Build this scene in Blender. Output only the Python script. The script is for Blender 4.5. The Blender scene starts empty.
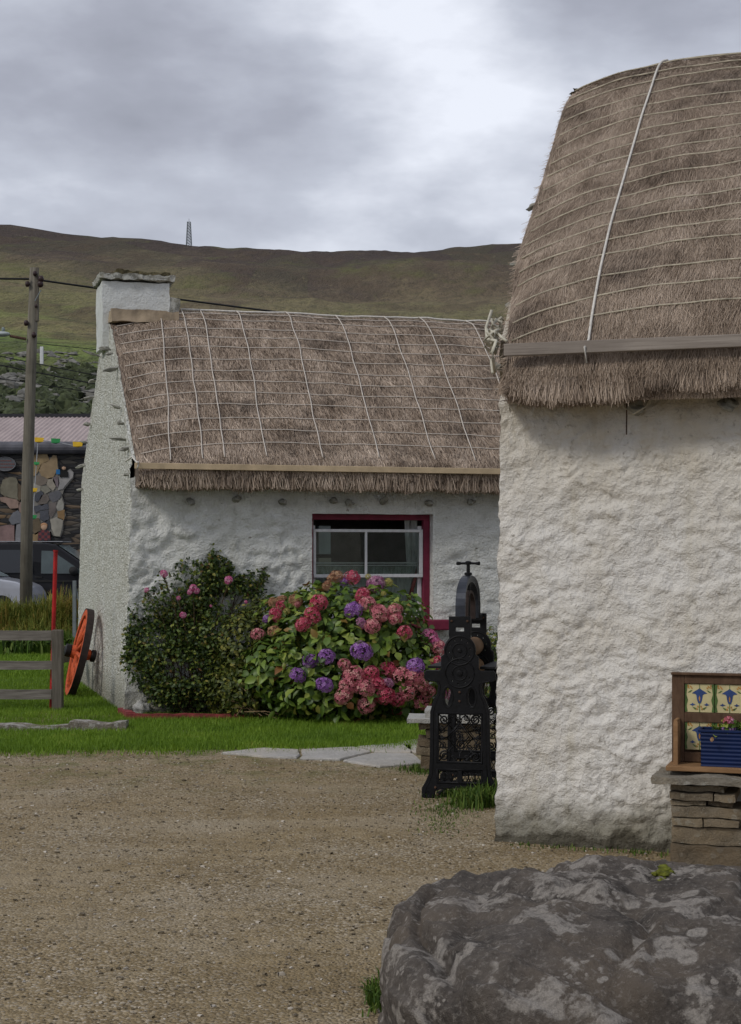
import bpy, math, random
import numpy as np
from mathutils import Vector, noise, Matrix
random.seed(7); rng = np.random.default_rng(7)
R = math.radians
SC = bpy.context.scene; COL = SC.collection
PI = math.pi

# ------------------------------------------------------------------ helpers
def link(o, parent=None):
    COL.objects.link(o)
    if parent is not None: o.parent = parent
    return o

class MB:
    """collects shapes, then links them as one mesh object"""
    def __init__(s): s.v = []; s.f = []
    def add(s, vs, fs):
        b = len(s.v); s.v += [tuple(p) for p in vs]; s.f += [tuple(b + i for i in f) for f in fs]
    def box(s, c, d, rot=None, jit=0.0):
        vs = []
        for x in (-.5, .5):
            for y in (-.5, .5):
                for z in (-.5, .5):
                    p = Vector((x*d[0], y*d[1], z*d[2]))
                    if jit: p += Vector((random.uniform(-jit, jit), random.uniform(-jit, jit), random.uniform(-jit, jit)))
                    if rot is not None: p = rot @ p
                    vs.append(p + Vector(c))
        s.add(vs, [(0,1,3,2),(4,6,7,5),(0,4,5,1),(2,3,7,6),(0,2,6,4),(1,5,7,3)])
    def prism(s, poly, y0, y1, warp=None):
        """poly of (x,z), extruded along y"""
        n = len(poly); vs = [(x, y0, z) for x, z in poly] + [(x, y1, z) for x, z in poly]
        if warp: vs = [warp(p) for p in vs]
        s.add(vs, [tuple(range(n)), tuple(reversed(range(n, 2*n)))] + [(i, i+n, (i+1) % n + n, (i+1) % n) for i in range(n)])
    def tube(s, pts, r, n=6, cap=True, r2=None):
        pts = [Vector(p) for p in pts]; m = len(pts); vs = []; fs = []
        up = Vector((0, 0, 1))
        for i, p in enumerate(pts):
            t = (pts[min(i+1, m-1)] - pts[max(i-1, 0)])
            if t.length < 1e-9: t = Vector((0, 0, 1))
            t.normalize()
            a = t.cross(up)
            if a.length < 0.15: a = t.cross(Vector((0, 1, 0)))
            if a.length < 0.15: a = t.cross(Vector((1, 0, 0)))
            a.normalize(); b = a.cross(t)
            rr = r if r2 is None else r + (r2 - r)*i/(m-1)
            for k in range(n):
                an = 2*PI*k/n; vs.append(p + a*math.cos(an)*rr + b*math.sin(an)*rr)
        for i in range(m-1):
            for k in range(n):
                fs.append((i*n+k, i*n+(k+1) % n, (i+1)*n+(k+1) % n, (i+1)*n+k))
        if cap: fs.append(tuple(reversed(range(n)))); fs.append(tuple((m-1)*n+k for k in range(n)))
        s.add(vs, fs)
    def lathe(s, prof, axis='z', c=(0, 0, 0), n=24):
        """prof list of (r,h)"""
        vs = []; fs = []; m = len(prof)
        for r, h in prof:
            for k in range(n):
                a = 2*PI*k/n; u, w = r*math.cos(a), r*math.sin(a)
                p = {'z': (u, w, h), 'y': (u, h, w), 'x': (h, u, w)}[axis]
                vs.append((p[0]+c[0], p[1]+c[1], p[2]+c[2]))
        for i in range(m-1):
            for k in range(n): fs.append((i*n+k, i*n+(k+1) % n, (i+1)*n+(k+1) % n, (i+1)*n+k))
        fs.append(tuple(range(n))); fs.append(tuple((m-1)*n+k for k in range(n)))
        s.add(vs, fs)
    def blob(s, c, rad, amp=.15, seed=0, nu=12, nv=8, fr=1.6):
        vs = []; fs = []
        for j in range(nv+1):
            th = PI*j/nv
            for i in range(nu):
                ph = 2*PI*i/nu
                d = Vector((math.sin(th)*math.cos(ph), math.sin(th)*math.sin(ph), math.cos(th)))
                k = 1 + amp*noise.noise(d*fr + Vector((seed*3.1, seed*1.7, seed)))*2
                vs.append((c[0]+d.x*rad[0]*k, c[1]+d.y*rad[1]*k, c[2]+d.z*rad[2]*k))
        for j in range(nv):
            for i in range(nu): fs.append((j*nu+i, (j+1)*nu+i, (j+1)*nu+(i+1) % nu, j*nu+(i+1) % nu))
        s.add(vs, fs)
    def grid(s, fn, us, vs_):
        nu, nv = len(us), len(vs_)
        s.add([fn(u, v) for u in us for v in vs_], [(i*nv+j, (i+1)*nv+j, (i+1)*nv+j+1, i*nv+j+1) for i in range(nu-1) for j in range(nv-1)])
    def build(s, name, mat, parent=None, smooth=False, bevel=0, seg=2, fix=True):
        me = bpy.data.meshes.new(name); me.from_pydata(s.v, [], s.f)
        if fix:
            import bmesh
            bm = bmesh.new(); bm.from_mesh(me); bmesh.ops.recalc_face_normals(bm, faces=bm.faces); bm.to_mesh(me); bm.free()
        me.materials.append(mat)
        if smooth: me.shade_smooth()
        o = link(bpy.data.objects.new(name, me), parent)
        if bevel:
            b = o.modifiers.new('bevel', 'BEVEL'); b.width = bevel; b.segments = seg; b.limit_method = 'ANGLE'; b.angle_limit = R(35)
        return o

def np_mesh(name, V, F, mat, parent=None, smooth=False):
    """V (n,3), F (m,k) numpy"""
    me = bpy.data.meshes.new(name); k = F.shape[1]
    me.vertices.add(len(V)); me.vertices.foreach_set('co', V.astype(np.float32).ravel())
    me.loops.add(F.size); me.loops.foreach_set('vertex_index', F.astype(np.int32).ravel())
    me.polygons.add(len(F)); me.polygons.foreach_set('loop_start', np.arange(0, F.size, k, dtype=np.int32))
    me.materials.append(mat); me.update(calc_edges=True); me.validate()
    if smooth: me.shade_smooth()
    return link(bpy.data.objects.new(name, me), parent)

def thing(name, label, cat, loc=(0, 0, 0), rz=0, group=None, rot=None):
    o = bpy.data.objects.new(name, None); COL.objects.link(o); o.empty_display_size = .2
    o.location = loc; o.rotation_euler = rot if rot else (0, 0, rz)
    return tag(o, label, cat, group)
def tag(o, label, cat, group=None):
    o['label'] = label; o['category'] = cat
    if group: o['group'] = group
    return o
def struct(o, kind='structure', label=None, cat=None):
    o['kind'] = kind
    if label: o['label'] = label
    if cat: o['category'] = cat
    return o

F0 = 1600.0; CX = 370.5; CY = 557.0; EYE = 1.6
def at(px, py, Y):          # world point seen at that place of the picture when it stands Y metres away
    return Vector(((px-CX)/F0*Y, Y, EYE-(py-CY)/F0*Y))

# ------------------------------------------------------------------ materials
def new_mat(name):
    m = bpy.data.materials.new(name); m.use_nodes = True
    nt = m.node_tree; b = nt.nodes['Principled BSDF']; return m, nt, b
def nd(nt, t, **kw):
    n = nt.nodes.new(t)
    for k, v in kw.items():
        if hasattr(n, k): setattr(n, k, v)
        else: n.inputs[k.replace('_', ' ')].default_value = v
    return n
def ramp(nt, stops, fac, interp='LINEAR'):
    r = nt.nodes.new('ShaderNodeValToRGB'); cr = r.color_ramp; cr.interpolation = interp
    while len(cr.elements) < len(stops): cr.elements.new(.5)
    for e, (p, c) in zip(cr.elements, stops):
        e.position = p; e.color = (c[0], c[1], c[2], 1) if not isinstance(c, (int, float)) else (c, c, c, 1)
    nt.links.new(fac, r.inputs[0]); return r.outputs[0]
def nz(nt, vec, scale, detail=4, rough=.55, w=None):
    n = nt.nodes.new('ShaderNodeTexNoise'); n.inputs['Scale'].default_value = scale
    n.inputs['Detail'].default_value = detail; n.inputs['Roughness'].default_value = rough
    nt.links.new(vec, n.inputs['Vector']); return n.outputs['Fac']
def vor(nt, vec, scale, feat='F1', out='Distance', rnd=1):
    n = nt.nodes.new('ShaderNodeTexVoronoi'); n.feature = feat; n.inputs['Scale'].default_value = scale
    n.inputs['Randomness'].default_value = rnd
    nt.links.new(vec, n.inputs['Vector']); return n.outputs[out]
def mixc(nt, fac, a, b, mode='MIX'):
    n = nt.nodes.new('ShaderNodeMix'); n.data_type = 'RGBA'; n.blend_type = mode
    for sock, val in ((n.inputs[0], fac), (n.inputs[6], a), (n.inputs[7], b)):
        if isinstance(val, (int, float)): sock.default_value = val
        elif isinstance(val, tuple): sock.default_value = (*val, 1)
        else: nt.links.new(val, sock)
    return n.outputs[2]
def mth(nt, op, a, b=0.0, clamp=False):
    n = nt.nodes.new('ShaderNodeMath'); n.operation = op; n.use_clamp = clamp
    for i, val in enumerate((a, b)):
        if isinstance(val, (int, float)): n.inputs[i].default_value = val
        else: nt.links.new(val, n.inputs[i])
    return n.outputs[0]
def bump(nt, b, h, strength=.5, dist=.01):
    n = nt.nodes.new('ShaderNodeBump'); n.inputs['Strength'].default_value = strength; n.inputs['Distance'].default_value = dist
    nt.links.new(h, n.inputs['Height']); nt.links.new(n.outputs[0], b.inputs['Normal'])
def objc(nt, scale=None, rot=None):
    t = nt.nodes.new('ShaderNodeTexCoord').outputs['Object']
    if scale or rot:
        m = nt.nodes.new('ShaderNodeMapping')
        if scale: m.inputs['Scale'].default_value = scale
        if rot: m.inputs['Rotation'].default_value = rot
        nt.links.new(t, m.inputs[0]); t = m.outputs[0]
    return t
def simple(name, col, rough=.7, var=.25, scale=8, metal=0, bumpk=0, bscale=60, spec=.3, coat=0):
    m, nt, b = new_mat(name); c = objc(nt)
    n = nz(nt, c, scale, 5)
    d = tuple(x*(1-var) for x in col); l = tuple(min(1, x*(1+var)) for x in col)
    nt.links.new(ramp(nt, [(.3, d), (.7, l)], n), b.inputs['Base Color'])
    b.inputs['Roughness'].default_value = rough; b.inputs['Metallic'].default_value = metal
    b.inputs['Specular IOR Level'].default_value = spec
    if coat: b.inputs['Coat Weight'].default_value = coat
    if bumpk: bump(nt, b, nz(nt, c, bscale, 4), bumpk, .005)
    return m
def island(name, stops, rough=.75, trans=0, spec=.25, noise_scale=None):
    """every separate leaf / blade / straw takes its own colour"""
    m, nt, b = new_mat(name)
    g = nt.nodes.new('ShaderNodeNewGeometry').outputs['Random Per Island']
    if noise_scale:
        c = objc(nt); n = nz(nt, c, noise_scale, 3)
        g = mth(nt, 'ADD', mth(nt, 'MULTIPLY', g, .55), mth(nt, 'MULTIPLY', mth(nt, 'SUBTRACT', n, .28), 1.0), True)
    c = ramp(nt, stops, g)
    if name == 'thatch_straw':
        mc = nz(nt, objc(nt), 2.3, 7, .68); c = mixc(nt, 1.0, c, ramp(nt, [(.3, (.4, .38, .37)), (.47, (.92, .89, .86)), (.62, (1.1, 1.08, 1.06)), (.75, (1.2, 1.22, 1.28))], mc), 'MULTIPLY')
    nt.links.new(c, b.inputs['Base Color'])
    b.inputs['Roughness'].default_value = rough; b.inputs['Specular IOR Level'].default_value = spec
    if trans:
        t = nt.nodes.new('ShaderNodeBsdfTranslucent'); nt.links.new(c, t.inputs[0])
        x = nt.nodes.new('ShaderNodeMixShader'); x.inputs[0].default_value = trans
        nt.links.new(b.outputs[0], x.inputs[1]); nt.links.new(t.outputs[0], x.inputs[2])
        nt.links.new(x.outputs[0], nt.nodes['Material Output'].inputs[0])
    return m

def limewash(name, base, stain, big=3.0, fine=45, bs=.5, pebble=False, wetfoot=0.25):
    m, nt, b = new_mat(name); c = objc(nt)
    n1 = nz(nt, c, big, 6, .6); n2 = nz(nt, c, fine*.25, 6, .65); n3 = nz(nt, c, fine, 5, .6)
    col = mixc(nt, ramp(nt, [(.45, 0), (.75, .5)], n1), base, stain)
    dk = tuple(x*.62 for x in base)
    col = mixc(nt, ramp(nt, [(.56, 0), (.72, .6)], n2), col, dk)
    cs = objc(nt, (5, 5, .6)); st = nz(nt, cs, 1.6, 5, .6)
    col = mixc(nt, ramp(nt, [(.55, 0), (.8, .45)], st), col, (stain[0]*.8, stain[1]*.8, stain[2]*.7))
    # chips and pits of bare render
    pit = ramp(nt, [(.69, 0), (.75, 1)], nz(nt, c, fine*.45, 3, .5))
    col = mixc(nt, mth(nt, 'MULTIPLY', pit, .65), col, (.2, .17, .13))
    # green-brown dirt splashed up from the ground
    sep = nt.nodes.new('ShaderNodeSeparateXYZ'); nt.links.new(c, sep.inputs[0])
    foot = mth(nt, 'SUBTRACT', 1.0, mth(nt, 'DIVIDE', mth(nt, 'ADD', sep.outputs[2], mth(nt, 'MULTIPLY', n2, -.25)), wetfoot), True)
    col = mixc(nt, mth(nt, 'MULTIPLY', foot, .75), col, (.13, .12, .075))
    if name == 'limewash_near':
        top_ = mth(nt, 'MULTIPLY', mth(nt, 'SUBTRACT', sep.outputs[2], 1.75), 1.4, True)
        col = mixc(nt, mth(nt, 'MULTIPLY', top_, ramp(nt, [(.42, .05), (.66, .75)], nz(nt, objc(nt, (1, 1, .5)), 2.6, 6, .65))), col, (.56, .47, .31))
        ft = mth(nt, 'SUBTRACT', 1.0, mth(nt, 'DIVIDE', mth(nt, 'ADD', mth(nt, 'ADD', sep.outputs[2], .09), mth(nt, 'MULTIPLY', nz(nt, c, 4.5, 6, .65), -.3)), .03), True)
        col = mixc(nt, mth(nt, 'MULTIPLY', ft, .75), col, (.06, .052, .036))  # near-black dirt band, also painting in the dark gap under the wall foot
        ln = ramp(nt, [(.0, 1), (.012, 0)], mth(nt, 'ABSOLUTE', mth(nt, 'SUBTRACT', nz(nt, c, 2.4, 4, .7), .5)))
        col = mixc(nt, mth(nt, 'MULTIPLY', ln, ramp(nt, [(.5, 0), (.6, .5)], n2)), col, (.25, .22, .17))
    nt.links.new(col, b.inputs['Base Color']); b.inputs['Roughness'].default_value = .9; b.inputs['Specular IOR Level'].default_value = .15
    h = mth(nt, 'ADD', mth(nt, 'MULTIPLY', n2, 2.0), mth(nt, 'MULTIPLY', n3, .9))
    if pebble:
        sp = nz(nt, objc(nt, (1, .5, 1)), 34, 3, .75); nt.links.new(mixc(nt, ramp(nt, [(.42, .85), (.56, 0)], sp), col, (.4, .385, .32)), b.inputs['Base Color'])
        v = vor(nt, c, 45); h = mth(nt, 'ADD', h, mth(nt, 'MULTIPLY', mth(nt, 'SUBTRACT', 1.0, v), 1.2))
    bump(nt, b, h, bs, .02); return m

MAT = {}
MAT['near_wall'] = limewash('limewash_near', (.75, .725, .675), (.52, .45, .33), 2.2, 60, .65, wetfoot=.2)
MAT['far_wall'] = limewash('limewash_far', (.7, .71, .68), (.42, .42, .36), 2.5, 40, .9, pebble=False, wetfoot=.25)
MAT['gable_wall'] = limewash('roughcast_gable', (.72, .73, .68), (.5, .48, .38), 2.5, 40, .9, pebble=True, wetfoot=.3)
MAT['chimney'] = limewash('limewash_chimney', (.62, .64, .63), (.42, .41, .35), 4, 40, .5, wetfoot=.01)
MAT['straw'] = island('thatch_straw', [(0, (.08, .054, .036)), (.25, (.2, .152, .113)), (.5, (.365, .292, .229)), (.8, (.51, .422, .342)), (1, (.69, .59, .485))], .85, noise_scale=3.4)
MAT['thatch'] = simple('thatch_base', (.13, .1, .08), .95, .4, 30, bumpk=.8, bscale=120)
MAT['rope_white'] = simple('rope_white', (.6, .57, .52), .9, .2, 40)
MAT['rope_near'] = simple('rope_olive', (.42, .38, .29), .9, .35, 14)
MAT['rope_far'] = simple('rope_grey', (.55, .5, .44), .9, .2, 25)
MAT['wood_pale'] = simple('pine_batten', (.5, .39, .25), .75, .2, 6)
MAT['stone_peg'] = simple('peg_stone', (.27, .265, .23), .9, .4, 14, bumpk=.6)
MAT['maroon'] = simple('maroon_paint', (.17, .018, .045), .55, .25, 10)
MAT['white_paint'] = simple('white_paint', (.62, .63, .64), .5, .12, 20)
MAT['concrete'] = simple('mortar', (.34, .27, .19), .95, .3, 9, bumpk=.7, bscale=35)
MAT['lichen_cap'] = None
MAT['iron'] = simple('black_iron', (.0045, .0048, .006), .5, .35, 20, metal=0, bumpk=.3, bscale=50, spec=.22)
MAT['iron_spring'] = simple('spring_iron', (.045, .05, .062), .4, .3, 14, metal=.6, bumpk=.15)
MAT['rust'] = simple('rusty_iron', (.075, .04, .025), .8, .4, 25)
MAT['rollerwood'] = simple('roller_wood', (.16, .1, .06), .8, .3, 12)
MAT['orange'] = simple('orange_paint', (.5, .085, .025), .7, .45, 18, bumpk=.3)
MAT['tyre_iron'] = simple('rim_iron', (.03, .02, .018), .8, .4, 15)
MAT['redpaint'] = simple('red_paint', (.36, .012, .012), .6, .35, 8)
MAT['kerbred'] = simple('red_kerb_paint', (.2, .035, .035), .8, .4, 14, bumpk=.4)
MAT['black'] = simple('black_plastic', (.012, .012, .013), .5, .2, 8)
MAT['soil'] = simple('soil', (.035, .026, .018), .95, .4, 14, bumpk=1, bscale=25)
MAT['galv'] = simple('galvanised', (.17, .19, .2), .6, .2, 12)

def wood(name, dark, light, scale=(14, 14, 1.2), rough=.8):
    m, nt, b = new_mat(name); c = objc(nt, scale)
    n = nz(nt, c, 3, 6, .65); n2 = nz(nt, objc(nt), 2.2, 4)
    col = ramp(nt, [(.3, dark), (.7, light)], n)
    col = mixc(nt, ramp(nt, [(.5, 0), (.75, .6)], n2), col, tuple(x*.7 for x in dark))
    nt.links.new(col, b.inputs['Base Color']); b.inputs['Roughness'].default_value = rough; b.inputs['Specular IOR Level'].default_value = .2
    bump(nt, b, n, .35, .004); return m
MAT['fencewood'] = wood('weathered_wood', (.1, .088, .075), (.25, .225, .2), (1.2, 14, 14))
MAT['postwood'] = wood('weathered_post', (.075, .065, .052), (.17, .15, .125))
MAT['polewood'] = wood('pole_wood', (.1, .09, .07), (.22, .2, .16), (9, 9, .5))
MAT['batten_grey'] = wood('grey_batten', (.2, .17, .145), (.34, .3, .26), (.9, 30, 30))
MAT['furn'] = wood('washstand_wood', (.065, .035, .02), (.14, .085, .052), (10, 10, 3))
MAT['furn_pale'] = wood('washstand_pale_wood', (.2, .11, .05), (.34, .2, .1), (2, 12, 12))

def stone_lichen(name, dark, mid, pale, sc=1.0, moss=False, patch=.55):
    m, nt, b = new_mat(name); c = objc(nt)
    wn = nt.nodes.new('ShaderNodeTexNoise'); wn.inputs['Scale'].default_value = 7*sc; wn.inputs['Detail'].default_value = 5
    nt.links.new(c, wn.inputs['Vector'])
    warp = nt.nodes.new('ShaderNodeVectorMath'); warp.operation = 'MULTIPLY_ADD'
    nt.links.new(wn.outputs['Color'], warp.inputs[0]); warp.inputs[1].default_value = (.055/sc,)*3; nt.links.new(c, warp.inputs[2])
    w = warp.outputs[0]
    n1 = nz(nt, c, 3*sc, 7, .65); n2 = nz(nt, c, 26*sc, 6, .7); n3 = nz(nt, c, 110*sc, 3, .6)
    col = ramp(nt, [(.3, dark), (.62, mid)], n1)
    col = mixc(nt, ramp(nt, [(.4, 0), (.75, .55)], n2), col, tuple(x*1.7 for x in mid))
    spk = mixc(nt, ramp(nt, [(.35, 0), (.65, 1)], n3), tuple(x*.72 for x in pale), pale)
    # grey crusts with ragged edges, two sizes of rounder spots
    p1 = ramp(nt, [(patch, 0), (patch+.05, 1)], nz(nt, w, 3.4*sc, 8, .66))
    v1 = vor(nt, w, 5*sc, 'F1'); gate = nz(nt, c, 2.1*sc, 2); brn = nz(nt, c, 1.3*sc, 4, .6); col = mixc(nt, ramp(nt, [(.45, 0), (.65, .6)], brn), col, (mid[0]*1.3, mid[1]*1.2, mid[2]*1.05)); sp_ = nz(nt, c, 34*sc, 4, .7); col = mixc(nt, ramp(nt, [(.54, 0), (.64, .5)], sp_), col, tuple(x*.7 for x in pale))
    p2 = mth(nt, 'MULTIPLY', ramp(nt, [(.25, 1), (.31, 0)], v1), ramp(nt, [(.5, 0), (.56, 1)], gate))
    v2 = vor(nt, w, 17*sc, 'F1'); gate2 = nz(nt, c, 3.7*sc, 2)
    p3 = mth(nt, 'MULTIPLY', ramp(nt, [(.24, 1), (.29, 0)], v2), ramp(nt, [(.56, 0), (.6, 1)], gate2))
    p = mth(nt, 'MAXIMUM', mth(nt, 'MAXIMUM', p1, p2), p3)
    p = mth(nt, 'MULTIPLY', p, ramp(nt, [(.3, .25), (.5, .95)], n2))
    col = mixc(nt, p, col, spk)
    oi = nt.nodes.new('ShaderNodeObjectInfo'); col = mixc(nt, .8 if 'bench' in name else 0.0, col, ramp(nt, [(0, (.6, .55, .5)), (.5, (1, 1, 1)), (1, (1.35, 1.35, 1.3))], oi.outputs['Random']), 'MULTIPLY')
    nt.links.new(col, b.inputs['Base Color']); b.inputs['Roughness'].default_value = .85; b.inputs['Specular IOR Level'].default_value = .25
    h = mth(nt, 'ADD', mth(nt, 'ADD', mth(nt, 'MULTIPLY', n2, 1.2), mth(nt, 'MULTIPLY', n3, .35)), mth(nt, 'MULTIPLY', p, .12))
    bump(nt, b, h, .8, .02); return m
MAT['boulder'] = stone_lichen('boulder_stone', (.02, .017, .015), (.1, .086, .074), (.34, .31, .275), 1.6, patch=.535)
MAT['slab'] = stone_lichen('slab_stone', (.13, .115, .09), (.26, .235, .19), (.42, .4, .34), 3, patch=.62)
MAT['bench_stone'] = stone_lichen('bench_stone', (.085, .068, .045), (.23, .19, .135), (.34, .3, .23), 3.5, patch=.66)
MAT['pale_slab'] = stone_lichen('pale_slab', (.3, .3, .28), (.45, .45, .43), (.58, .58, .55), 3, patch=.6)
MAT['lichen_cap'] = stone_lichen('cap_stone', (.12, .12, .1), (.26, .26, .23), (.62, .62, .57), 4, patch=.46)
MAT['flag'] = stone_lichen('flag_stone', (.26, .25, .23), (.4, .385, .36), (.52, .5, .48), 1.2, patch=.6)
MAT['kerbstone'] = stone_lichen('kerb_stone', (.1, .085, .065), (.2, .175, .14), (.5, .48, .44), 3, patch=.5)
MAT['moss'] = simple('moss', (.12, .13, .015), .95, .5, 30, bumpk=1, bscale=90)
MAT['moss_dry'] = simple('dry_moss', (.1, .085, .045), .95, .5, 30, bumpk=1, bscale=90)

MAT['grass'] = island('grass_blades', [(0, (.075, .14, .01)), (.5, (.14, .245, .018)), (.85, (.22, .33, .03)), (1, (.4, .36, .1))], .6, .25, noise_scale=1.4)
MAT['longgrass'] = island('long_grass', [(0, (.06, .1, .015)), (.35, (.15, .18, .03)), (.65, (.28, .24, .05)), (.85, (.36, .17, .06)), (1, (.45, .33, .14))], .7, .2, noise_scale=.9)
MAT['weed'] = island('weed_leaves', [(0, (.03, .065, .01)), (.6, (.08, .15, .018)), (1, (.15, .2, .04))], .6, .2)
MAT['hyd_leaf'] = island('hydrangea_leaf', [(0, (.035, .075, .01)), (.5, (.1, .17, .022)), (.8, (.18, .26, .035)), (.95, (.27, .32, .06)), (1, (.22, .09, .03))], .45, .2, spec=.4)
MAT['rose_leaf'] = island('rose_leaf', [(0, (.018, .036, .01)), (.45, (.05, .085, .018)), (.76, (.1, .145, .028)), (.93, (.24, .26, .045)), (1, (.15, .08, .03))], .5, .2, spec=.35)
MAT['shrub_leaf'] = island('shrub_leaf', [(0, (.03, .045, .01)), (.5, (.08, .105, .018)), (.85, (.17, .18, .03)), (1, (.26, .23, .05))], .5, .2, spec=.35)
MAT['stem'] = simple('stem', (.07, .045, .025), .9, .3, 12)
MAT['dry_stem'] = simple('dry_stem', (.26, .18, .1), .9, .3, 12)
def petals(name, a, b_, c): return island(name, [(0, a), (.5, b_), (1, c)], .7, .2, spec=.15)
MAT['pet_pink'] = petals('petal_dusty_pink', (.4, .1, .14), (.64, .22, .26), (.72, .42, .38))
MAT['pet_red'] = petals('petal_crimson', (.4, .03, .08), (.58, .1, .17), (.66, .24, .28))
MAT['pet_purple'] = petals('petal_purple', (.22, .08, .32), (.36, .16, .48), (.48, .28, .58))
MAT['pet_mauve'] = petals('petal_mauve', (.3, .1, .22), (.45, .2, .33), (.55, .33, .42))
MAT['pet_tan'] = petals('petal_faded', (.3, .12, .08), (.42, .24, .14), (.5, .33, .2))
MAT['pet_light'] = petals('petal_light_pink', (.5, .08, .22), (.62, .2, .38), (.7, .4, .5))
MAT['pet_yellow'] = petals('petal_yellow', (.3, .28, .08), (.45, .4, .12), (.5, .45, .2))

# ------------------------------------------------------------------ camera, world, sun
cam = bpy.data.cameras.new('camera'); co = bpy.data.objects.new('camera', cam); COL.objects.link(co)
co.location = (0, 0, EYE); co.rotation_euler = (R(90), 0, 0)
cam.sensor_fit = 'VERTICAL'; cam.sensor_height = 36; cam.lens = F0/1024*36
cam.shift_y = (CY-512)/1024; cam.clip_end = 6000; SC.camera = co

w = bpy.data.worlds.new('World'); SC.world = w; w.use_nodes = True; nt = w.node_tree
bg = nt.nodes['Background']
SUN_EL, SUN_AZ = R(40), R(232)      # azimuth clockwise from +Y: behind the camera, to the left
sky = nt.nodes.new('ShaderNodeTexSky'); sky.sky_type = 'NISHITA'; sky.sun_disc = False
sky.sun_elevation = SUN_EL; sky.sun_rotation = SUN_AZ
tc = nt.nodes.new('ShaderNodeTexCoord')
mp = nt.nodes.new('ShaderNodeMapping'); mp.inputs['Scale'].default_value = (1, 1, 2.2); mp.inputs['Location'].default_value = (3.1, 1.3, .4)
nt.links.new(tc.outputs['Generated'], mp.inputs[0])
n1 = nz(nt, mp.outputs[0], 3.3, 6, .52); n2 = nz(nt, mp.outputs[0], 9, 5, .5)
n3 = nz(nt, mp.outputs[0], 22, 5, .55)
fac = mth(nt, 'ADD', mth(nt, 'ADD', mth(nt, 'MULTIPLY', n1, .72), mth(nt, 'MULTIPLY', n2, .34)), mth(nt, 'MULTIPLY', n3, .1))
fac = mth(nt, 'SUBTRACT', fac, .075)
def lobe(px, py, k, gain):          # a brighter or darker stretch of cloud round a direction
    d = (at(px, py, 10) - Vector((0, 0, EYE))).normalized()
    v = nt.nodes.new('ShaderNodeVectorMath'); v.operation = 'DOT_PRODUCT'; nt.links.new(tc.outputs['Generated'], v.inputs[0]); v.inputs[1].default_value = d
    p = mth(nt, 'POWER', mth(nt, 'MAXIMUM', v.outputs['Value'], 0.0), k)
    return mth(nt, 'MULTIPLY', p, gain)
for px, py, k, g in ((455, 50, 500, .085), (350, 110, 260, .07), (80, 60, 160, -.12), (640, -60, 300, -.12), (240, 30, 500, -.06), (100, 170, 300, .03), (420, 235, 500, -.05)):
    fac = mth(nt, 'ADD', fac, lobe(px, py, k, g))
cloud = ramp(nt, [(.24, (2.5, 2.6, 3.05)), (.42, (3.7, 3.85, 4.5)), (.53, (4.95, 5.2, 5.95)), (.67, (8.0, 8.3, 9.1))], fac)
mx = mixc(nt, .93, sky.outputs[0], cloud)
nt.links.new(mx, bg.inputs[0]); bg.inputs[1].default_value = .1
sd = bpy.data.lights.new('sun', 'SUN'); sd.energy = 1.25; sd.angle = R(12); sd.color = (1, .95, .87)
so = bpy.data.objects.new('sun', sd); COL.objects.link(so)
dirv = Vector((math.sin(SUN_AZ)*math.cos(SUN_EL), math.cos(SUN_AZ)*math.cos(SUN_EL), math.sin(SUN_EL)))
so.rotation_euler = (-dirv).to_track_quat('-Z', 'Y').to_euler()
vs = SC.view_settings; vs.view_transform = 'Standard'; vs.look = 'None'; vs.exposure = .16; vs.gamma = 1
SC.render.engine = 'CYCLES'

# ------------------------------------------------------------------ terrain and hills
HY = [-400, 58, 75, 100, 130, 160, 200, 260, 400, 600, 900, 1200, 1330, 2400]
HE = [None, 0, 2.2, 9, 13.4, 18.1, 25.4, 34.9, 59, 98, 166, 238.6, 238, 120]
HE[0] = 0
SKX = [-1.2, -.5, -.231, -.169, -.113, -.075, -.025, .031, .094, .23, .6, 1.2]
SKK = [1.1, 1.08, 1.055, 1.015, .992, .977, .968, .978, .992, 1.02, 1.05, 1.05]
def hill(X, Y):
    h = float(np.interp(Y, HY, HE))
    if Y > 58:
        k = float(np.interp(X/max(Y, 1), SKX, SKK)); h = h*k
        f = min(1, (Y-58)/120)
        d = max(0, min(1, (1150-Y)/600))
        h += f*(noise.noise(Vector((X/160, Y/160, 0)))*9*min(1, Y/500)*d + noise.noise(Vector((X/35, Y/35, 3)))*1.3*min(1, Y/300)
                + noise.noise(Vector((X/70+Y/300, Y/200, 7)))*4*min(1, Y/600)
                + noise.noise(Vector((X/14, Y/60, 9)))*1.2*min(1, Y/500) + noise.noise(Vector((X/5, Y/30, 9)))*.5*min(1, Y/900)) 
    return h
g = MB()
t = np.linspace(-1, 1, 191); xs = [float(math.sinh(a*4.2)/math.sinh(4.2)*1500) for a in t]
t = np.linspace(0, 1, 230); ys = [-300+ 0]+[float(-40 + (math.exp(a*4.6)-1)/(math.exp(4.6)-1)*2440) for a in t]
g.grid(lambda x, y: (x, y, hill(x, y)), xs, ys)
m, nt, b = new_mat('moorland'); c = nt.nodes.new('ShaderNodeNewGeometry').outputs['Position']
sep = nt.nodes.new('ShaderNodeSeparateXYZ'); nt.links.new(c, sep.inputs[0])
mpn = nt.nodes.new('ShaderNodeMapping'); mpn.inputs['Scale'].default_value = (.8, .17, .6); nt.links.new(c, mpn.inputs[0]); cc = mpn.outputs[0]
a1 = nz(nt, cc, .012, 6, .6); a2 = nz(nt, cc, .06, 6, .65); a3 = nz(nt, cc, .35, 4, .7)
alt = mth(nt, 'DIVIDE', sep.outputs[2], 250.0)
alt = mth(nt, 'ADD', alt, mth(nt, 'MULTIPLY', mth(nt, 'SUBTRACT', a1, .5), .75))
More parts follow.
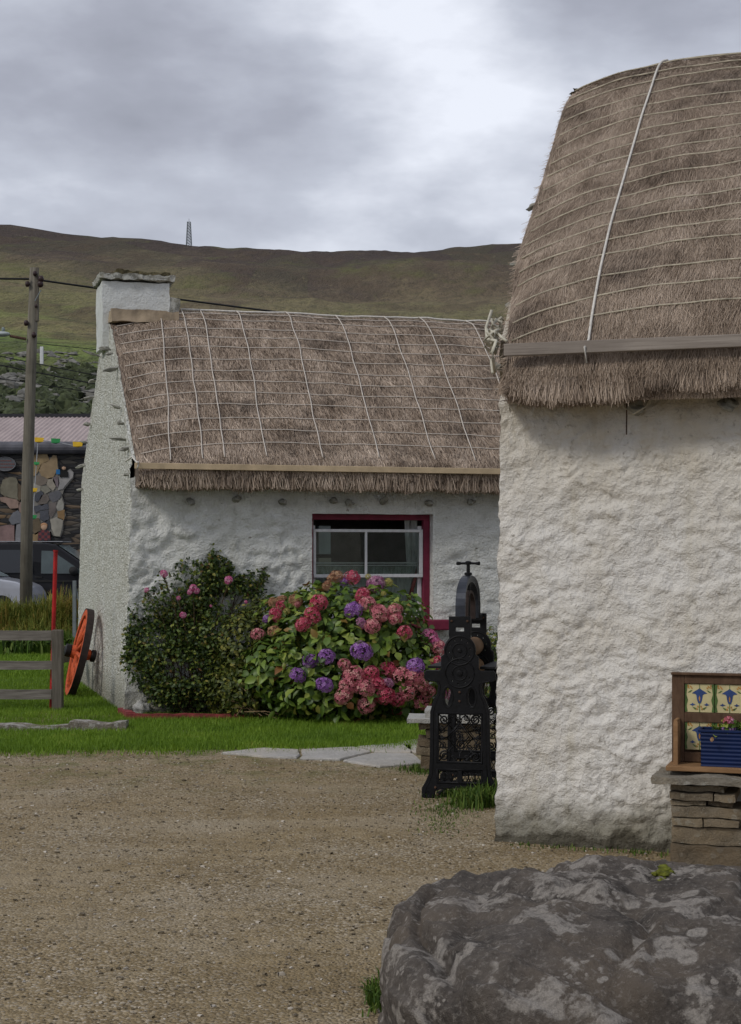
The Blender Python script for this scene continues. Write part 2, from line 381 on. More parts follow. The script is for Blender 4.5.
alt = mth(nt, 'ADD', alt, mth(nt, 'MULTIPLY', mth(nt, 'SUBTRACT', a2, .5), .55))
col = ramp(nt, [(.0, (.035, .045, .02)), (.06, (.05, .06, .025)), (.09, (.12, .17, .045)), (.17, (.18, .2, .065)), (.3, (.2, .17, .085)), (.45, (.19, .155, .09)), (.6, (.135, .105, .07)), (.75, (.08, .06, .05)), (1, (.065, .05, .046))], alt)
col = mixc(nt, ramp(nt, [(.45, 0), (.7, .6)], a3), col, (.05, .045, .03))
col = mixc(nt, ramp(nt, [(.56, 0), (.66, .5)], nz(nt, cc, .03, 5, .6)), col, (.15, .155, .05))
fe_ = vor(nt, cc, .028, 'DISTANCE_TO_EDGE')
low = ramp(nt, [(.1, .8), (.5, .15)], alt)
col = mixc(nt, mth(nt, 'MULTIPLY', ramp(nt, [(.0, 1), (.035, 0)], fe_), low), col, (.06, .06, .035))
fv = nt.nodes.new('ShaderNodeTexVoronoi'); fv.inputs['Scale'].default_value = .028; nt.links.new(cc, fv.inputs['Vector'])
fb = nt.nodes.new('ShaderNodeRGBToBW'); nt.links.new(fv.outputs['Color'], fb.inputs[0])
col = mixc(nt, mth(nt, 'MULTIPLY', ramp(nt, [(.5, 0), (.52, .5)], fb.outputs[0]), low), col, (.17, .22, .06))
a4 = nz(nt, cc, 1.1, 4, .7)
col = mixc(nt, ramp(nt, [(.5, 0), (.7, .6)], a4), col, (.04, .036, .026))
col = mixc(nt, ramp(nt, [(.52, 0), (.6, .55)], nz(nt, cc, .045, 7, .68)), col, (.09, .066, .045))
col = mixc(nt, ramp(nt, [(.62, 0), (.7, .35)], nz(nt, cc, .16, 4, .6)), col, (.2, .17, .1))
nt.links.new(col, b.inputs['Base Color']); b.inputs['Roughness'].default_value = .95; b.inputs['Specular IOR Level'].default_value = .1
bump(nt, b, mth(nt, 'ADD', a2, mth(nt, 'MULTIPLY', a3, .5)), .8, 8)
struct(g.build('terrain', m, smooth=True))

# gravel yard
m, nt, b = new_mat('gravel'); c = objc(nt)
vcol = nt.nodes.new('ShaderNodeTexVoronoi'); vcol.inputs['Scale'].default_value = 75; nt.links.new(c, vcol.inputs['Vector'])
bw = nt.nodes.new('ShaderNodeRGBToBW'); nt.links.new(vcol.outputs['Color'], bw.inputs[0])
st = ramp(nt, [(.15, (.1, .078, .05)), (.4, (.23, .175, .1)), (.65, (.31, .25, .16)), (.85, (.5, .45, .37))], bw.outputs[0])
n1 = nz(nt, c, .9, 5, .6); n2 = nz(nt, c, 6, 5, .65); n3 = nz(nt, objc(nt, (.7, 1.1, 1)), 1.3, 6, .68)
sand = ramp(nt, [(.3, (.18, .132, .066)), (.7, (.35, .268, .15))], n2)
col = mixc(nt, ramp(nt, [(.35, .25), (.65, .8)], n1), sand, st)
col = mixc(nt, ramp(nt, [(.5, 0), (.75, .5)], n3), col, (.36, .31, .23))
col = mixc(nt, ramp(nt, [(.3, .4), (.5, 0)], n3), col, (.15, .11, .06))
col = mixc(nt, ramp(nt, [(.52, 0), (.66, .5)], nz(nt, objc(nt, (.6, .9, 1)), .55, 5, .6)), col, (.42, .36, .27))
# thin green film of moss and seedlings nearer the lawn and the walls
sep = nt.nodes.new('ShaderNodeSeparateXYZ'); nt.links.new(c, sep.inputs[0])
edge = mth(nt, 'DIVIDE', mth(nt, 'SUBTRACT', sep.outputs[1], 10.4), 3.0, True)
gm = mth(nt, 'MULTIPLY', edge, ramp(nt, [(.48, 0), (.62, .8)], nz(nt, c, 3.2, 6, .65)))
col = mixc(nt, gm, col, (.1, .12, .03))
nt.links.new(col, b.inputs['Base Color']); b.inputs['Roughness'].default_value = .95; b.inputs['Specular IOR Level'].default_value = .12
bump(nt, b, mth(nt, 'ADD', mth(nt, 'SUBTRACT', 1.0, vcol.outputs['Distance']), mth(nt, 'MULTIPLY', n2, 1.5)), .9, .012)
g = MB(); xs = np.concatenate(([-30, -15], np.linspace(-6, 4, 90), [8, 20])); ys = np.concatenate(([-12, 0], np.linspace(3.5, 16.5, 120)))
def gz(x, y):
    return .006 + .012*(noise.noise(Vector((x*.8, y*.8, 0)))+.6) + .006*(noise.noise(Vector((x*3, y*3, 5)))+.6)
g.grid(lambda x, y: (x, y, gz(x, y) if y < 16.4 else -.02), xs, ys); struct(g.build('gravel_yard', m, smooth=True))

# pebbles lying loose on it
def pebbles(n, region, smin, smax):
    base = np.array([(1,0,0),(-1,0,0),(0,1,0),(0,-1,0),(0,0,1),(0,0,-1)], float)
    base = np.vstack([base, np.array([(x, y, z) for x in (-.62,.62) for y in (-.62,.62) for z in (-.62,.62)])])
    fs = []
    idx = {k: i+6 for i, k in enumerate([(x, y, z) for x in (-1,1) for y in (-1,1) for z in (-1,1)])}
    for ax, i in ((0, 0), (1, 2), (2, 4)):
        for sg, cvert in ((1, i), (-1, i+1)):
            o = [(a, b) for a, b in ((-1,-1),(1,-1),(1,1),(-1,1))]
            ring = []
            for a, b in o:
                k = [a, b]; k.insert(ax, sg); ring.append(idx[tuple(k)])
            for q in range(4): fs.append((cvert, ring[q], ring[(q+1) % 4]))
    fs = np.array(fs)
    x0, x1, y0, y1 = region; px = rng.uniform(x0, x1, n)
    py = y0 + (y1-y0)*rng.uniform(0, 1, n)**1.5
    s = rng.uniform(0, 1, n)**3*(smax-smin)+smin
    V = np.repeat(base[None], n, 0)*rng.uniform(.75, 1.2, (n, 14, 1))
    V *= np.stack([s*rng.uniform(.8, 1.4, n), s*rng.uniform(.8, 1.3, n), s*.6], 1)[:, None]
    a = rng.uniform(0, 6.28, n); ca, sa = np.cos(a)[:, None], np.sin(a)[:, None]
    X = V[..., 0]*ca-V[..., 1]*sa; Yv = V[..., 0]*sa+V[..., 1]*ca
    zz = np.array([gz(q, r) for q, r in zip(px, py)])
    V = np.stack([X+px[:, None], Yv+py[:, None], V[..., 2]+(zz+s*.25)[:, None]], -1)
    F = fs[None]+(np.arange(n)*14)[:, None, None]
    return V.reshape(-1, 3), F.reshape(-1, 3)
V, F = pebbles(26000, (-3.6, 2.2, 4.6, 13.2), .0022, .0095)
V2, F2 = pebbles(1300, (-3.6, 1.6, 4.6, 13.0), .006, .016); F = np.concatenate([F, F2+len(V)]); V = np.concatenate([V, V2])
MAT['pebble'] = island('pebbles', [(0, (.13, .105, .07)), (.4, (.21, .17, .11)), (.75, (.3, .25, .18)), (1, (.52, .48, .42))], .85)
struct(np_mesh('loose_gravel', V, F, MAT['pebble'], smooth=True), 'stuff', 'loose small pebbles scattered over the gravel yard', 'gravel')

# lawn
def lawn_front(x):
    return 13.0 + .10*(x+3) + .12*noise.noise(Vector((x*1.1, 0, 4))) + .05*noise.noise(Vector((x*5, 2, 4)))
g = MB()
m = simple('turf', (.07, .12, .015), .95, .4, 3, bumpk=.8, bscale=40)
xs = np.concatenate(([-34, -20, -12], np.linspace(-7, .62, 100)))
g.grid(lambda x, k: (x, lawn_front(x)+k*(26.6-13), .022 if k > 0 else -.01), xs, [0, .004, .1, .3, 1.0]); struct(g.build('lawn', m))
def blades(pts, h, wd, lean=.5, zbase=.0, curve=False):
    n = len(pts); a = rng.uniform(0, 6.28, n); d = np.stack([np.cos(a), np.sin(a), np.zeros(n)], 1)
    s = np.stack([-np.sin(a), np.cos(a), np.zeros(n)], 1)*np.array(wd).reshape(-1, 1)*.5
    L = rng.uniform(0, lean, n)[:, None]; hh = np.array(h).reshape(-1, 1)
    up = np.array([0, 0, 1.0])
    if not curve:
        tip = pts+up*hh+d*L*hh
        V = np.stack([pts-s, pts+s, tip], 1).reshape(-1, 3); F = (np.arange(n)*3)[:, None]+np.array([0, 1, 2])
        return V, F
    m1 = pts+up*hh*.6+d*L*hh*.25; tip = pts+up*hh*(1-.35*L)+d*L*hh*1.0
    V = np.stack([pts-s, pts+s, m1+s*.8, m1-s*.8, tip+s*.15, tip-s*.15], 1).reshape(-1, 3)
    b6 = (np.arange(n)*6)[:, None, None]
    F = (b6+np.array([[0, 1, 2, 3], [3, 2, 4, 5]])[None]).reshape(-1, 4)
    return V, F
N = 270000
u = rng.uniform(0, 1, N); Y = 12.5+(21.5-12.5)*u**1.35; X = rng.uniform(-.35, .045, N)*Y
lf = np.array([lawn_front(x) for x in X]); keep = Y > lf-.5*rng.uniform(0, 1, N)**5+.1*rng.uniform(0, 1, N)
X, Y = X[keep], Y[keep]
V, F = blades(np.stack([X, Y, np.full(len(X), .015)], 1), rng.uniform(.025, .06, len(X)), rng.uniform(.005, .009, len(X)), .8)
struct(np_mesh('lawn_grass', V, F, MAT['grass']), 'stuff', 'short mown green grass of the lawn', 'grass')
N = 50000; Y = rng.uniform(21, 26.3, N); X = rng.uniform(-.33, -.15, N)*Y
V, F = blades(np.stack([X, Y, np.full(N, .015)], 1), rng.uniform(.03, .08, N), rng.uniform(.01, .02, N), .8)
struct(np_mesh('back_lawn_grass', V, F, MAT['grass']), 'stuff', 'short green grass behind the rail fence', 'grass')
# weeds round the mangle and along the walls
P = []
for (px, py, rx, ry, n, hh) in ((478, 806, 20, 6, 900, .14), (487, 800, 12, 4, 500, .16), (448, 812, 30, 14, 500, .035), (440, 830, 26, 8, 260, .03), (423, 772, 22, 5, 500, .05), (375, 1003, 9, 12, 260, .07), (390, 1014, 10, 8, 120, .05), (458, 797, 26, 4, 500, .05)):
    for _ in range(n):
        qx, qy = random.gauss(px, rx*.5), random.gauss(py, ry*.5); Yd = EYE*F0/(qy-CY)
        P.append(((qx-CX)/F0*Yd, Yd, .01, hh*random.uniform(.4, 1)))
for (x0, y0, x1, y1, n, hh) in ((.78, 8.83, 1.7, 8.52, 160, .045), (-2.4, 15.95, -2.9, 18, 300, .09)):
    for _ in range(n):
        k = random.random(); P.append((x0+(x1-x0)*k+random.gauss(0, .03), y0+(y1-y0)*k-.02-abs(random.gauss(0, .05)), .01, hh*random.uniform(.4, 1)))
P = np.array(P); V, F = blades(P[:, :3], P[:, 3], np.full(len(P), .006)+P[:, 3]*.03, .9, curve=True)
struct(np_mesh('weeds', V, F, MAT['weed']), 'stuff', 'green weeds and grass tufts round the mangle, wall foot and boulder', 'weeds')

# path of pale flagstones along the edge of the lawn
g = MB(); cells = [[(222, 756), (262, 751.5), (300, 753), (297, 761), (262, 760)], [(303, 753), (352, 750.5), (372, 755), (340, 763), (300, 762)],
    [(356, 750), (395, 747), (413, 749), (411, 756), (376, 755)], [(343, 764), (375, 756.5), (413, 757.5), (424, 767), (380, 770)], [(398, 746), (420, 742), (432, 748), (430, 756), (415, 756)], [(428, 758), (436, 757), (440, 766), (428, 767)]]
for cl in cells:
    pts = []
    for px, py in cl:
        Yd = EYE*F0/(py-CY); pts.append(Vector(((px-CX)/F0*Yd, Yd, 0)))
    n = len(pts); ring = []
    for i in range(n):
        a, b_ = pts[i], pts[(i+1) % n]
        for k in (0, .33, .66):
            q = a.lerp(b_, k); q += Vector((noise.noise(q*5)*.03, noise.noise(q*5+Vector((9, 0, 0)))*.03, 0)); ring.append(q)
    cen = sum(ring, Vector())/len(ring); k = len(ring)
    top = [cen+(q-cen)*.975+Vector((0, 0, .034)) for q in ring]; low = [q+Vector((0, 0, -.02)) for q in ring]; mid = [q+Vector((0, 0, .026)) for q in ring]
    g.add(low+mid+top, [(i, (i+1) % k, k+(i+1) % k, k+i) for i in range(k)]+[(k+i, k+(i+1) % k, 2*k+(i+1) % k, 2*k+i) for i in range(k)]+[tuple(range(2*k, 3*k))])
struct(g.build('path', MAT['flag']))

# car park tarmac
g = MB(); g.grid(lambda x, y: (x, y, .03), np.linspace(-30, -1, 8), np.linspace(34.2, 50.2, 6))
struct(g.build('car_park', simple('asphalt', (.05, .05, .05), .9, .25, 3, bumpk=.5, bscale=80)))
# bank of long grass between lawn and car park
g = MB(); g.grid(lambda x, y: (x, y, .015+.32*math.exp(-((y-28.0)/1.1)**2)*(1+.3*noise.noise(Vector((x*.7, y*.7, 1))))), np.linspace(-14, -2, 60), np.linspace(25.3, 31, 24))
struct(g.build('bank', MAT['soil'], smooth=True))
N = 19000; X = rng.uniform(-9.6, -4.2, N); Y = rng.normal(27.9, .85, N); Y = np.clip(Y, 26.0, 30.3)
cl = np.array([noise.noise(Vector((x*1.3, y*.9, 2))) for x, y in zip(X, Y)])
zb = .3*np.exp(-((Y-28.0)/1.1)**2)
h = rng.uniform(.35, .72, N)*(1+.8*cl)*(.55+.45*np.exp(-((Y-28.1)/1.0)**2))
V, F = blades(np.stack([X, Y, zb], 1), h, rng.uniform(.018, .035, N), .75, curve=True)
struct(np_mesh('long_grass', V, F, MAT['longgrass']), 'stuff', 'tall yellow-green grass and rushes on the bank before the car park', 'long grass')
N = 9000; X = rng.uniform(-8.6, -4.2, N); Y = rng.normal(26.4, .35, N)
V, F = blades(np.stack([X, Y, np.full(N, .02)], 1), rng.uniform(.1, .42, N), rng.uniform(.03, .06, N), 1.0, curve=True)
struct(np_mesh('bank_weeds', V, F, MAT['weed']), 'stuff', 'dark green weeds at the foot of the long grass bank', 'weeds')

# hillside scrub and outcrops: one mass each
Vv = MB(); Rv = MB(); random.seed(11)
for i in range(1500):
    Yd = random.uniform(95, 190); px = random.uniform(-30, 110)
    x = (px-CX)/F0*Yd; z = hill(x, Yd); e = (z-EYE)/Yd*F0
    if 128 < e < 186 and noise.noise(Vector((px/30, e/18, 1))) > -.15:
        s = random.uniform(.25, .95)
        Vv.blob((x, Yd, z+s*.3), (s, s, s*.75), .5, i, 8, 5, 2.5)
for i in range(900):
    Yd = random.uniform(95, 210); px = random.uniform(-30, 110)
    x = (px-CX)/F0*Yd; z = hill(x, Yd); e = (z-EYE)/Yd*F0
    if 145 < e < 205 and noise.noise(Vector((px/25, e/10, 6))) > .0:
        s = random.uniform(.15, .6); Rv.blob((x, Yd, z+s*(.1 if e > 180 else .9)), (s*1.4, s, s*.6), .5, i+500, 6, 4)
struct(Vv.build('scrub', simple('scrub', (.05, .062, .028), .95, .6, 1.6, bumpk=1, bscale=5)), 'stuff', 'dark gorse and bramble scrub on the lower hillside', 'scrub')
struct(Rv.build('hillside_rocks', simple('outcrop', (.17, .165, .15), .95, .35, 2)), 'stuff', 'grey rock outcrops scattered over the lower hillside', 'rocks')

# ------------------------------------------------------------------ cottages
def interp_profile(ctrl, n):
    """smooth (Catmull) curve through (D,z) points, resampled evenly by length"""
    P = [Vector((a, b)) for a, b in ctrl]; P = [P[0]*2-P[1]]+P+[P[-1]*2-P[-2]]; out = []
    for i in range(1, len(P)-2):
        for k in range(16):
            t = k/16; a, b, c, d = P[i-1:i+3]
            out.append(.5*((2*b)+(c-a)*t+(2*a-5*b+4*c-d)*t*t+(3*b-a-3*c+d)*t**3))
    out.append(P[-2]); out = np.array([tuple(p) for p in out])
    ln = np.concatenate(([0], np.cumsum(np.linalg.norm(np.diff(out, axis=0), axis=1)))); u = np.linspace(0, ln[-1], n)
    return np.stack([np.interp(u, ln, out[:, 0]), np.interp(u, ln, out[:, 1])], 1), ln[-1]

class Roof:
    def __init__(s, ctrl, W, drop, dw, L, seed, dpow=1.0, inset=0.0):
        # ctrl: front eave bottom -> ridge; mirrored to the back
        s.prof, s.len = interp_profile(ctrl, 200); s.W = W; s.drop = drop; s.dw = dw; s.L = L; s.seed = seed; s.dpow = dpow; s.inset = inset
    def base(s, u):           # u 0..1 front slope
        u = min(max(u, 0), 1); i = u*199; k = int(min(i, 198)); f = i-k
        p = s.prof[k]*(1-f)+s.prof[k+1]*f; t = s.prof[k+1]-s.prof[k]; t = t/np.linalg.norm(t)
        return p, (-t[1], t[0])    # point, outward normal (D,z)
    def p(s, x, u, off=0.0):
        back = u > 1
        x0 = x
        q, n = s.base(2-u if back else u)
        d, z = q[0]+n[0]*off, q[1]+n[1]*off
        k = min(1, max(0, (u if u < 1 else 2-u)/.12))
        if s.inset: k *= 1+.45*math.exp(-((1-(u if u < 1 else 2-u))/.1)**2)*math.exp(-max(x, 0)/.12)
        dz = s.drop*math.exp(-(max(x, 0)/s.dw)**s.dpow)*k*(1 if s.inset == 0 else .72+.85*math.sin(PI*min(1, (u if u < 1 else 2-u)*1.05)))
        # sag and lumps
        l = .03*noise.noise(Vector((x*.9+s.seed, u*2.2, 1)))+.014*noise.noise(Vector((x*4+s.seed, u*9, 2)))
        d += n[0]*l; z += n[1]*l-dz
        if back: d = s.W-d
        uu = min(u, 2-u)
        x = x0+s.inset*max(0, 1-max(0, x0)/.55)*max(0, 1-max(0, uu-.08)/.3)
        return Vector((x, d, z))
    def nrm(s, x, u):
        a = s.p(x, min(u+.01, 1.0) if u <= 1 else u+.01)-s.p(x, u-.01 if u > .011 else 0)
        n = Vector((1, 0, 0)).cross(a); n.normalize(); return n if n.z > -.2 or u < .1 else -n

def straws(roof, x0, x1, u0, u1, n, lmin, lmax, wd, lift=.012, slk=.25):
    """strands combed down the slope"""
    VS = np.zeros((n, 4, 3)); nx = 120; nu = 160
    # lookup tables for speed
    gx = np.linspace(x0, x1, nx); gu = np.linspace(0, 1, nu)
    T = np.array([[tuple(roof.p(a, b)) for b in gu] for a in gx])
    NN = np.array([roof.base(b)[1] for b in gu])
    def look(x, u):
        i = np.clip((x-x0)/(x1-x0)*(nx-1), 0, nx-1.001); j = np.clip(u*(nu-1), 0, nu-1.001)
        a = i.astype(int); b = j.astype(int); f = (i-a)[:, None]; h = (j-b)[:, None]
        return T[a, b]*(1-f)*(1-h)+T[a+1, b]*f*(1-h)+T[a, b+1]*(1-f)*h+T[a+1, b+1]*f*h, NN[b]
    x = rng.uniform(x0, x1, n); u = rng.uniform(u0, u1, n)
    L = rng.uniform(lmin, lmax, n); slant = rng.normal(0, .2, n) + slk*np.array([noise.noise(Vector((a*3.5, b*11, 3)))+.6*noise.noise(Vector((a*9, b*26, 5))) for a, b in zip(x, u)])
    A, nA = look(x, u); B, nB = look(np.clip(x+slant*L, x0, x1), np.clip(u-L/roof.len, 0, 1))
    l1 = rng.uniform(-.002, lift, n)[:, None]; l2 = rng.uniform(.0, lift*1.6, n)[:, None]
    nA3 = np.stack([np.zeros(n), nA[:, 0], nA[:, 1]], 1); nB3 = np.stack([np.zeros(n), nB[:, 0], nB[:, 1]], 1)
    A = A+nA3*l1; B = B+nB3*l2
    sx = np.stack([np.full(n, 1.0), rng.normal(0, .3, n), rng.normal(0, .3, n)], 1)*(rng.uniform(.5, 1, n)*wd*.5)[:, None]
    VS[:, 0] = A-sx; VS[:, 1] = A+sx; VS[:, 2] = B+sx*.6; VS[:, 3] = B-sx*.6
    return VS

def fringe(roof, x0, x1, n, ufrom, zbot, wd, dout):
    """hanging cut ends of the straw under the batten"""
    VS = np.zeros((n, 4, 3)); x = rng.uniform(x0, x1, n)
    for i in range(n):
        a = roof.p(x[i], ufrom*random.uniform(.35, 1.2), random.uniform(-.1, .012))
        rag = .035*noise.noise(Vector((x[i]*4, 0, 3)))+.016*noise.noise(Vector((x[i]*22, 0, 3)))
        z = zbot(x[i])+rag+random.gauss(0, .013)
        d = a.y-random.uniform(-.03, dout); bx = a.x+random.gauss(0, .03)+.05*noise.noise(Vector((x[i]*7, 4, 3)))
        s = wd*random.uniform(.4, .6)
        z = max(z, a.z-.3) if z < a.z else a.z-.02
        VS[i] = [(a.x-s, a.y, a.z), (a.x+s, a.y, a.z), (bx+s*.7, d, z), (bx-s*.7, d, z)]
    return VS

def make_wall(root, W, L, H, roof, mat, cell, amp, freq, holes, batter, par, gcell, gmat, name='wall'):
    """front wall, left gable (x=0) up to the roof line, back and right end: one rough shell"""
    def warp(p):
        k = 1-p.z/H
        q = Vector(p); q.x -= batter*k*max(0, 1-p.x/1.5) if p.x < 1.5 else 0; q.y -= batter*.8*k*max(0, 1-p.y/1.5) if p.y < 1.5 else 0
        fade = 1.0
        for (a, b_, c_, d_) in holes:
            dx = max(a-p.x, p.x-b_, 0); dz = max(c_-p.z, p.z-d_, 0); fade = min(fade, math.hypot(dx, dz)/.12)
        e = 1 if p.y > 1e-3 else min(1, max(.15, fade))
        a1 = noise.noise_vector(p*freq)*amp*(.5 if H > 2.45 else .75); a2 = noise.noise_vector(p*freq*2.7+Vector((4, 4, 4)))*amp*.6; a3 = noise.noise_vector(p*freq*7)*amp*.32
        rid = (abs(noise.noise(Vector((p.x*freq*.8, p.y*freq*.8, p.z*freq*1.6))))-.25)*amp*.5
        
        pw = Vector((p.x, p.y, p.z*1.35))+noise.noise_vector(p*6)*.05
        n1_ = abs(noise.noise(pw*9)); n2_ = abs(noise.noise(pw*19+Vector((3, 3, 3)))); n3_ = max(0, noise.noise(pw*13+Vector((7, 1, 2)))-.1)
        msk = .35+1.3*max(0, min(1, .5+noise.noise(p*1.7+Vector((5, 5, 5)))*1.6))
        pit = (-.5*n1_-.3*n2_+.4*n3_)*amp*1.15*msk
        tot = a1+a2+a3; tot.x *= max(.25, 1-p.y/.3)
        q += tot*e; q.y += (pit-rid)*e*max(0, 1-p.y/.05); return q
    g = MB()
    def axis(lo, hi, brk, st):
        pts = sorted(set([lo, hi]+[b_ for b_ in brk if lo < b_ < hi])); out = []
        for a, b_ in zip(pts, pts[1:]):
            n = max(1, int(round((b_-a)/st(.5*(a+b_))))); out += [a+(b_-a)*k/n for k in range(n)]
        return out+[hi]
    xs = axis(0, L, [h[0] for h in holes]+[h[1] for h in holes]+[L*.45], lambda a: cell if a < L*.62 else cell*3)
    zs = axis(-.08, H, [h[2] for h in holes]+[h[3] for h in holes], lambda a: cell)
    nz_ = len(zs); idx = {}
    vs = [warp(Vector((x, 0, z))) for x in xs for z in zs]; fs = []
    for i in range(len(xs)-1):
        for j in range(nz_-1):
            mx_, mz = .5*(xs[i]+xs[i+1]), .5*(zs[j]+zs[j+1])
            if any(h[0] < mx_ < h[1] and h[2] < mz < h[3] for h in holes): continue
            fs.append((i*nz_+j, (i+1)*nz_+j, (i+1)*nz_+j+1, i*nz_+j+1))
    g.add(vs, fs)
    for (a, b_, c_, d_) in holes:           # reveals
        ring = [Vector((a, 0, z)) for z in zs if c_ <= z <= d_]+[Vector((x, 0, d_)) for x in xs if a < x < b_]+[Vector((b_, 0, z)) for z in reversed(zs) if c_ <= z <= d_]+[Vector((x, 0, c_)) for x in reversed(xs) if a < x < b_]
        n = len(ring); fr = [warp(p) for p in ring]; bk = [Vector((p.x, .3, p.z)) for p in ring]
        g.add(fr+bk, [(i, (i+1) % n, n+(i+1) % n, n+i) for i in range(n)])
    wall = g.build(name, mat, root, smooth=True); g = MB()
    # gable: columns along depth, height follows the roof
    def top(d):
        u = None
        pr = roof.prof; 
        dd = d if d <= W/2 else W-d
        z = float(np.interp(dd, pr[:, 0][pr[:, 1] > 2.4], pr[:, 1][pr[:, 1] > 2.4]))
        return max(H, z-roof.drop+par)
    ds = axis(0, W, [W/2], lambda a: gcell); nv = int(H/gcell)+40; zz = [k/nv for k in range(nv+1)]
    g.grid(lambda d, k: warp(Vector((0, d, -.08+(top(d)+.08)*k))), ds, zz)
    # parapet thickness
    g.grid(lambda d, k: warp(Vector((0, d, top(d))))+Vector((.05*k, 0, -.0*k)), ds, [0, .5, 1])
    g.grid(lambda d, k: warp(Vector((0, d, top(d))))+Vector((.05, 0, -.4*k)), ds, [0, 1])
    g.add([(L, 0, -.08), (L, W, -.08), (L, W, H), (L, W/2, roof.prof[-1][1]-.05), (L, 0, H)], [(0, 1, 2, 3, 4)])
    g.add([(0, W, -.08), (L, W, -.08), (L, W, H), (0, W, H)], [(0, 1, 2, 3)])
    return g.build('gable_wall', gmat, root, smooth=True)

def thatch_body(root, roof, x0, x1, H, nx=110, nu=90):
    g = MB(); us = list(np.linspace(0, 1, nu))+list(np.linspace(1, 2, 40))[1:]
    g.grid(lambda x, u: roof.p(x, u), np.linspace(x0, x1, nx), us)
    # underside back to the wall
    g.grid(lambda x, k: Vector((x, roof.p(x, 0).y*(1-k)+.1*k, roof.p(x, 0).z*(1-k)+(H-.03)*k)), np.linspace(x0, x1, nx), [0, .5, 1])
    for x in (x0, x1):
        g.grid(lambda u, k: roof.p(x, u).lerp(roof.p(x, 2-u), k), np.linspace(0, 1, 40), [0, .5, 1])
    return g

def rope(mb, roof, x0, u0, x1, u1, r, n=40, off=.02, wob=.004, seed=0, k=5):
    pts = []
    for i in range(n+1):
        t_ = i/n; x = x0+(x1-x0)*t_; u = u0+(u1-u0)*t_
        u += .0035*noise.noise(Vector((x*1.3, seed, u*3))); x += wob*noise.noise(Vector((seed, u*8, x)))
        pts.append(roof.p(x, u, off))
    mb.tube(pts, r, k)

# ---- far cottage
FW, FL, FH = 4.7, 7.2, 2.4; FROT = R(16.2)
far = thing('thatched_cottage', 'whitewashed thatched cottage with a chimney and maroon framed window behind the hydrangea', 'cottage', (-2.405, 16.05, 0), FROT)
rf = Roof([(-.2, 2.3), (-.26, 2.4), (-.23, 2.54), (.0, 2.74), (.45, 3.13), (1.1, 3.68), (1.6, 4.08), (2.0, 4.34), (2.35, 4.47)], FW, .15, .55, FL, 3, 1.3)
make_wall(far, FW, FL, FH, rf, MAT['far_wall'], .026, .03, 4.6, [(1.87, 3.19, .93, 2.05)], .06, .0, .045, MAT['gable_wall'])
g = thatch_body(far, rf, .045, FL, FH); th = g.build('thatch', MAT['thatch'], far, smooth=True)
S = np.concatenate([straws(rf, .05, 5.3, .05, 1.0, 90000, .06, .17, .0085, .016), fringe(rf, .07, 5.3, 9000, .1, lambda x: 2.29, .008, .05)])
np_mesh('straw', S.reshape(-1, 3), (np.arange(len(S))*4)[:, None]+np.arange(4), MAT['straw'], th)
rr = random.Random(4)
for i in range(13):
    g = MB(); rope(g, rf, .1, .175+i*.063+rr.uniform(-.006, .006), 5.6, .17+i*.063+rr.uniform(-.006, .006), .0048, 60, .022, seed=i)
    g.build('cross_rope', MAT['rope_far'], far, smooth=True)
for i, s in enumerate((.62, .95, 1.17, 1.6, 2.19, 2.8, 3.4, 3.85, 4.45, 5.0)):
    g = MB(); rope(g, rf, s-.25, .1, s, .93 if i == 0 else 1.25, .0062, 50, .03, .018, seed=i*7+1)
    g.build('down_rope', MAT['rope_far'], far, smooth=True)
g = MB(); g.box((FL/2-.02, -.29, 2.5), (FL-.04, .03, .06)); g.build('eave_batten', MAT['wood_pale'], far, bevel=.004)
g = MB(); g.tube([(.02, -.31, 2.47), (.03, -.33, 2.5), (.03, -.31, 2.54), (.03, -.25, 2.53), (.0, -.1, 2.6), (-.05, .0, 2.56)], .009, 5)
g.build('rope_tie', MAT['rope_white'], far, smooth=True)
# pegs down the gable, front and rear slope, and under the eave
def peg(root, p, l, r, ax, seed):
    g = MB(); q = Vector(p); d = Vector(ax).normalized(); k_ = .55+.6*((seed*37) % 11)/10; l *= k_; pts = [q-d*.06, q+d*l*.3, q+d*l*.75, q+d*l]
    alongx = abs(d.x) > .5; c_ = q+d*l*.35
    g.blob((0, 0, 0), (l*.75 if alongx else r*1.2, r*1.1 if alongx else l*.75, r*.85), .3, seed, 12, 8, 1.3)
    tl = Matrix.Rotation(((seed*29) % 13-6)*.06, 3, 'Y' if alongx else 'X'); g.v = [tuple(c_+tl @ Vector(v)) for v in g.v]
    return g.build('stone_peg', MAT['stone_peg'], root, smooth=False)
for i, (d, z) in enumerate(((.12, 2.48), (.22, 2.68), (.42, 2.86), (.6, 3.04), (.85, 3.2), (1.25, 3.6), (1.55, 3.82), (1.8, 3.95), (3.0, 3.98), (3.25, 3.72), (3.5, 3.5), (3.75, 3.2), (4.05, 3.0), (4.3, 2.72), (4.5, 2.5))):
    peg(far, (-.01, d, z+random.uniform(-.05, .05)),   .075+.02*(i % 3), .019+.007*(i % 2), (-1, random.uniform(-.2, .2), random.uniform(-.15, .1)), i)
for i, px in enumerate((190, 236, 282, 333, 348, 382, 428, 470)):
    s = ((px-CX)/F0*16.05+2.405)/(math.cos(FROT)-(px-CX)/F0*math.sin(FROT)); peg(far, (s, -.0, 2.17+.02*(i % 2)), .12, .036, (0, -1, -.15), i+30)
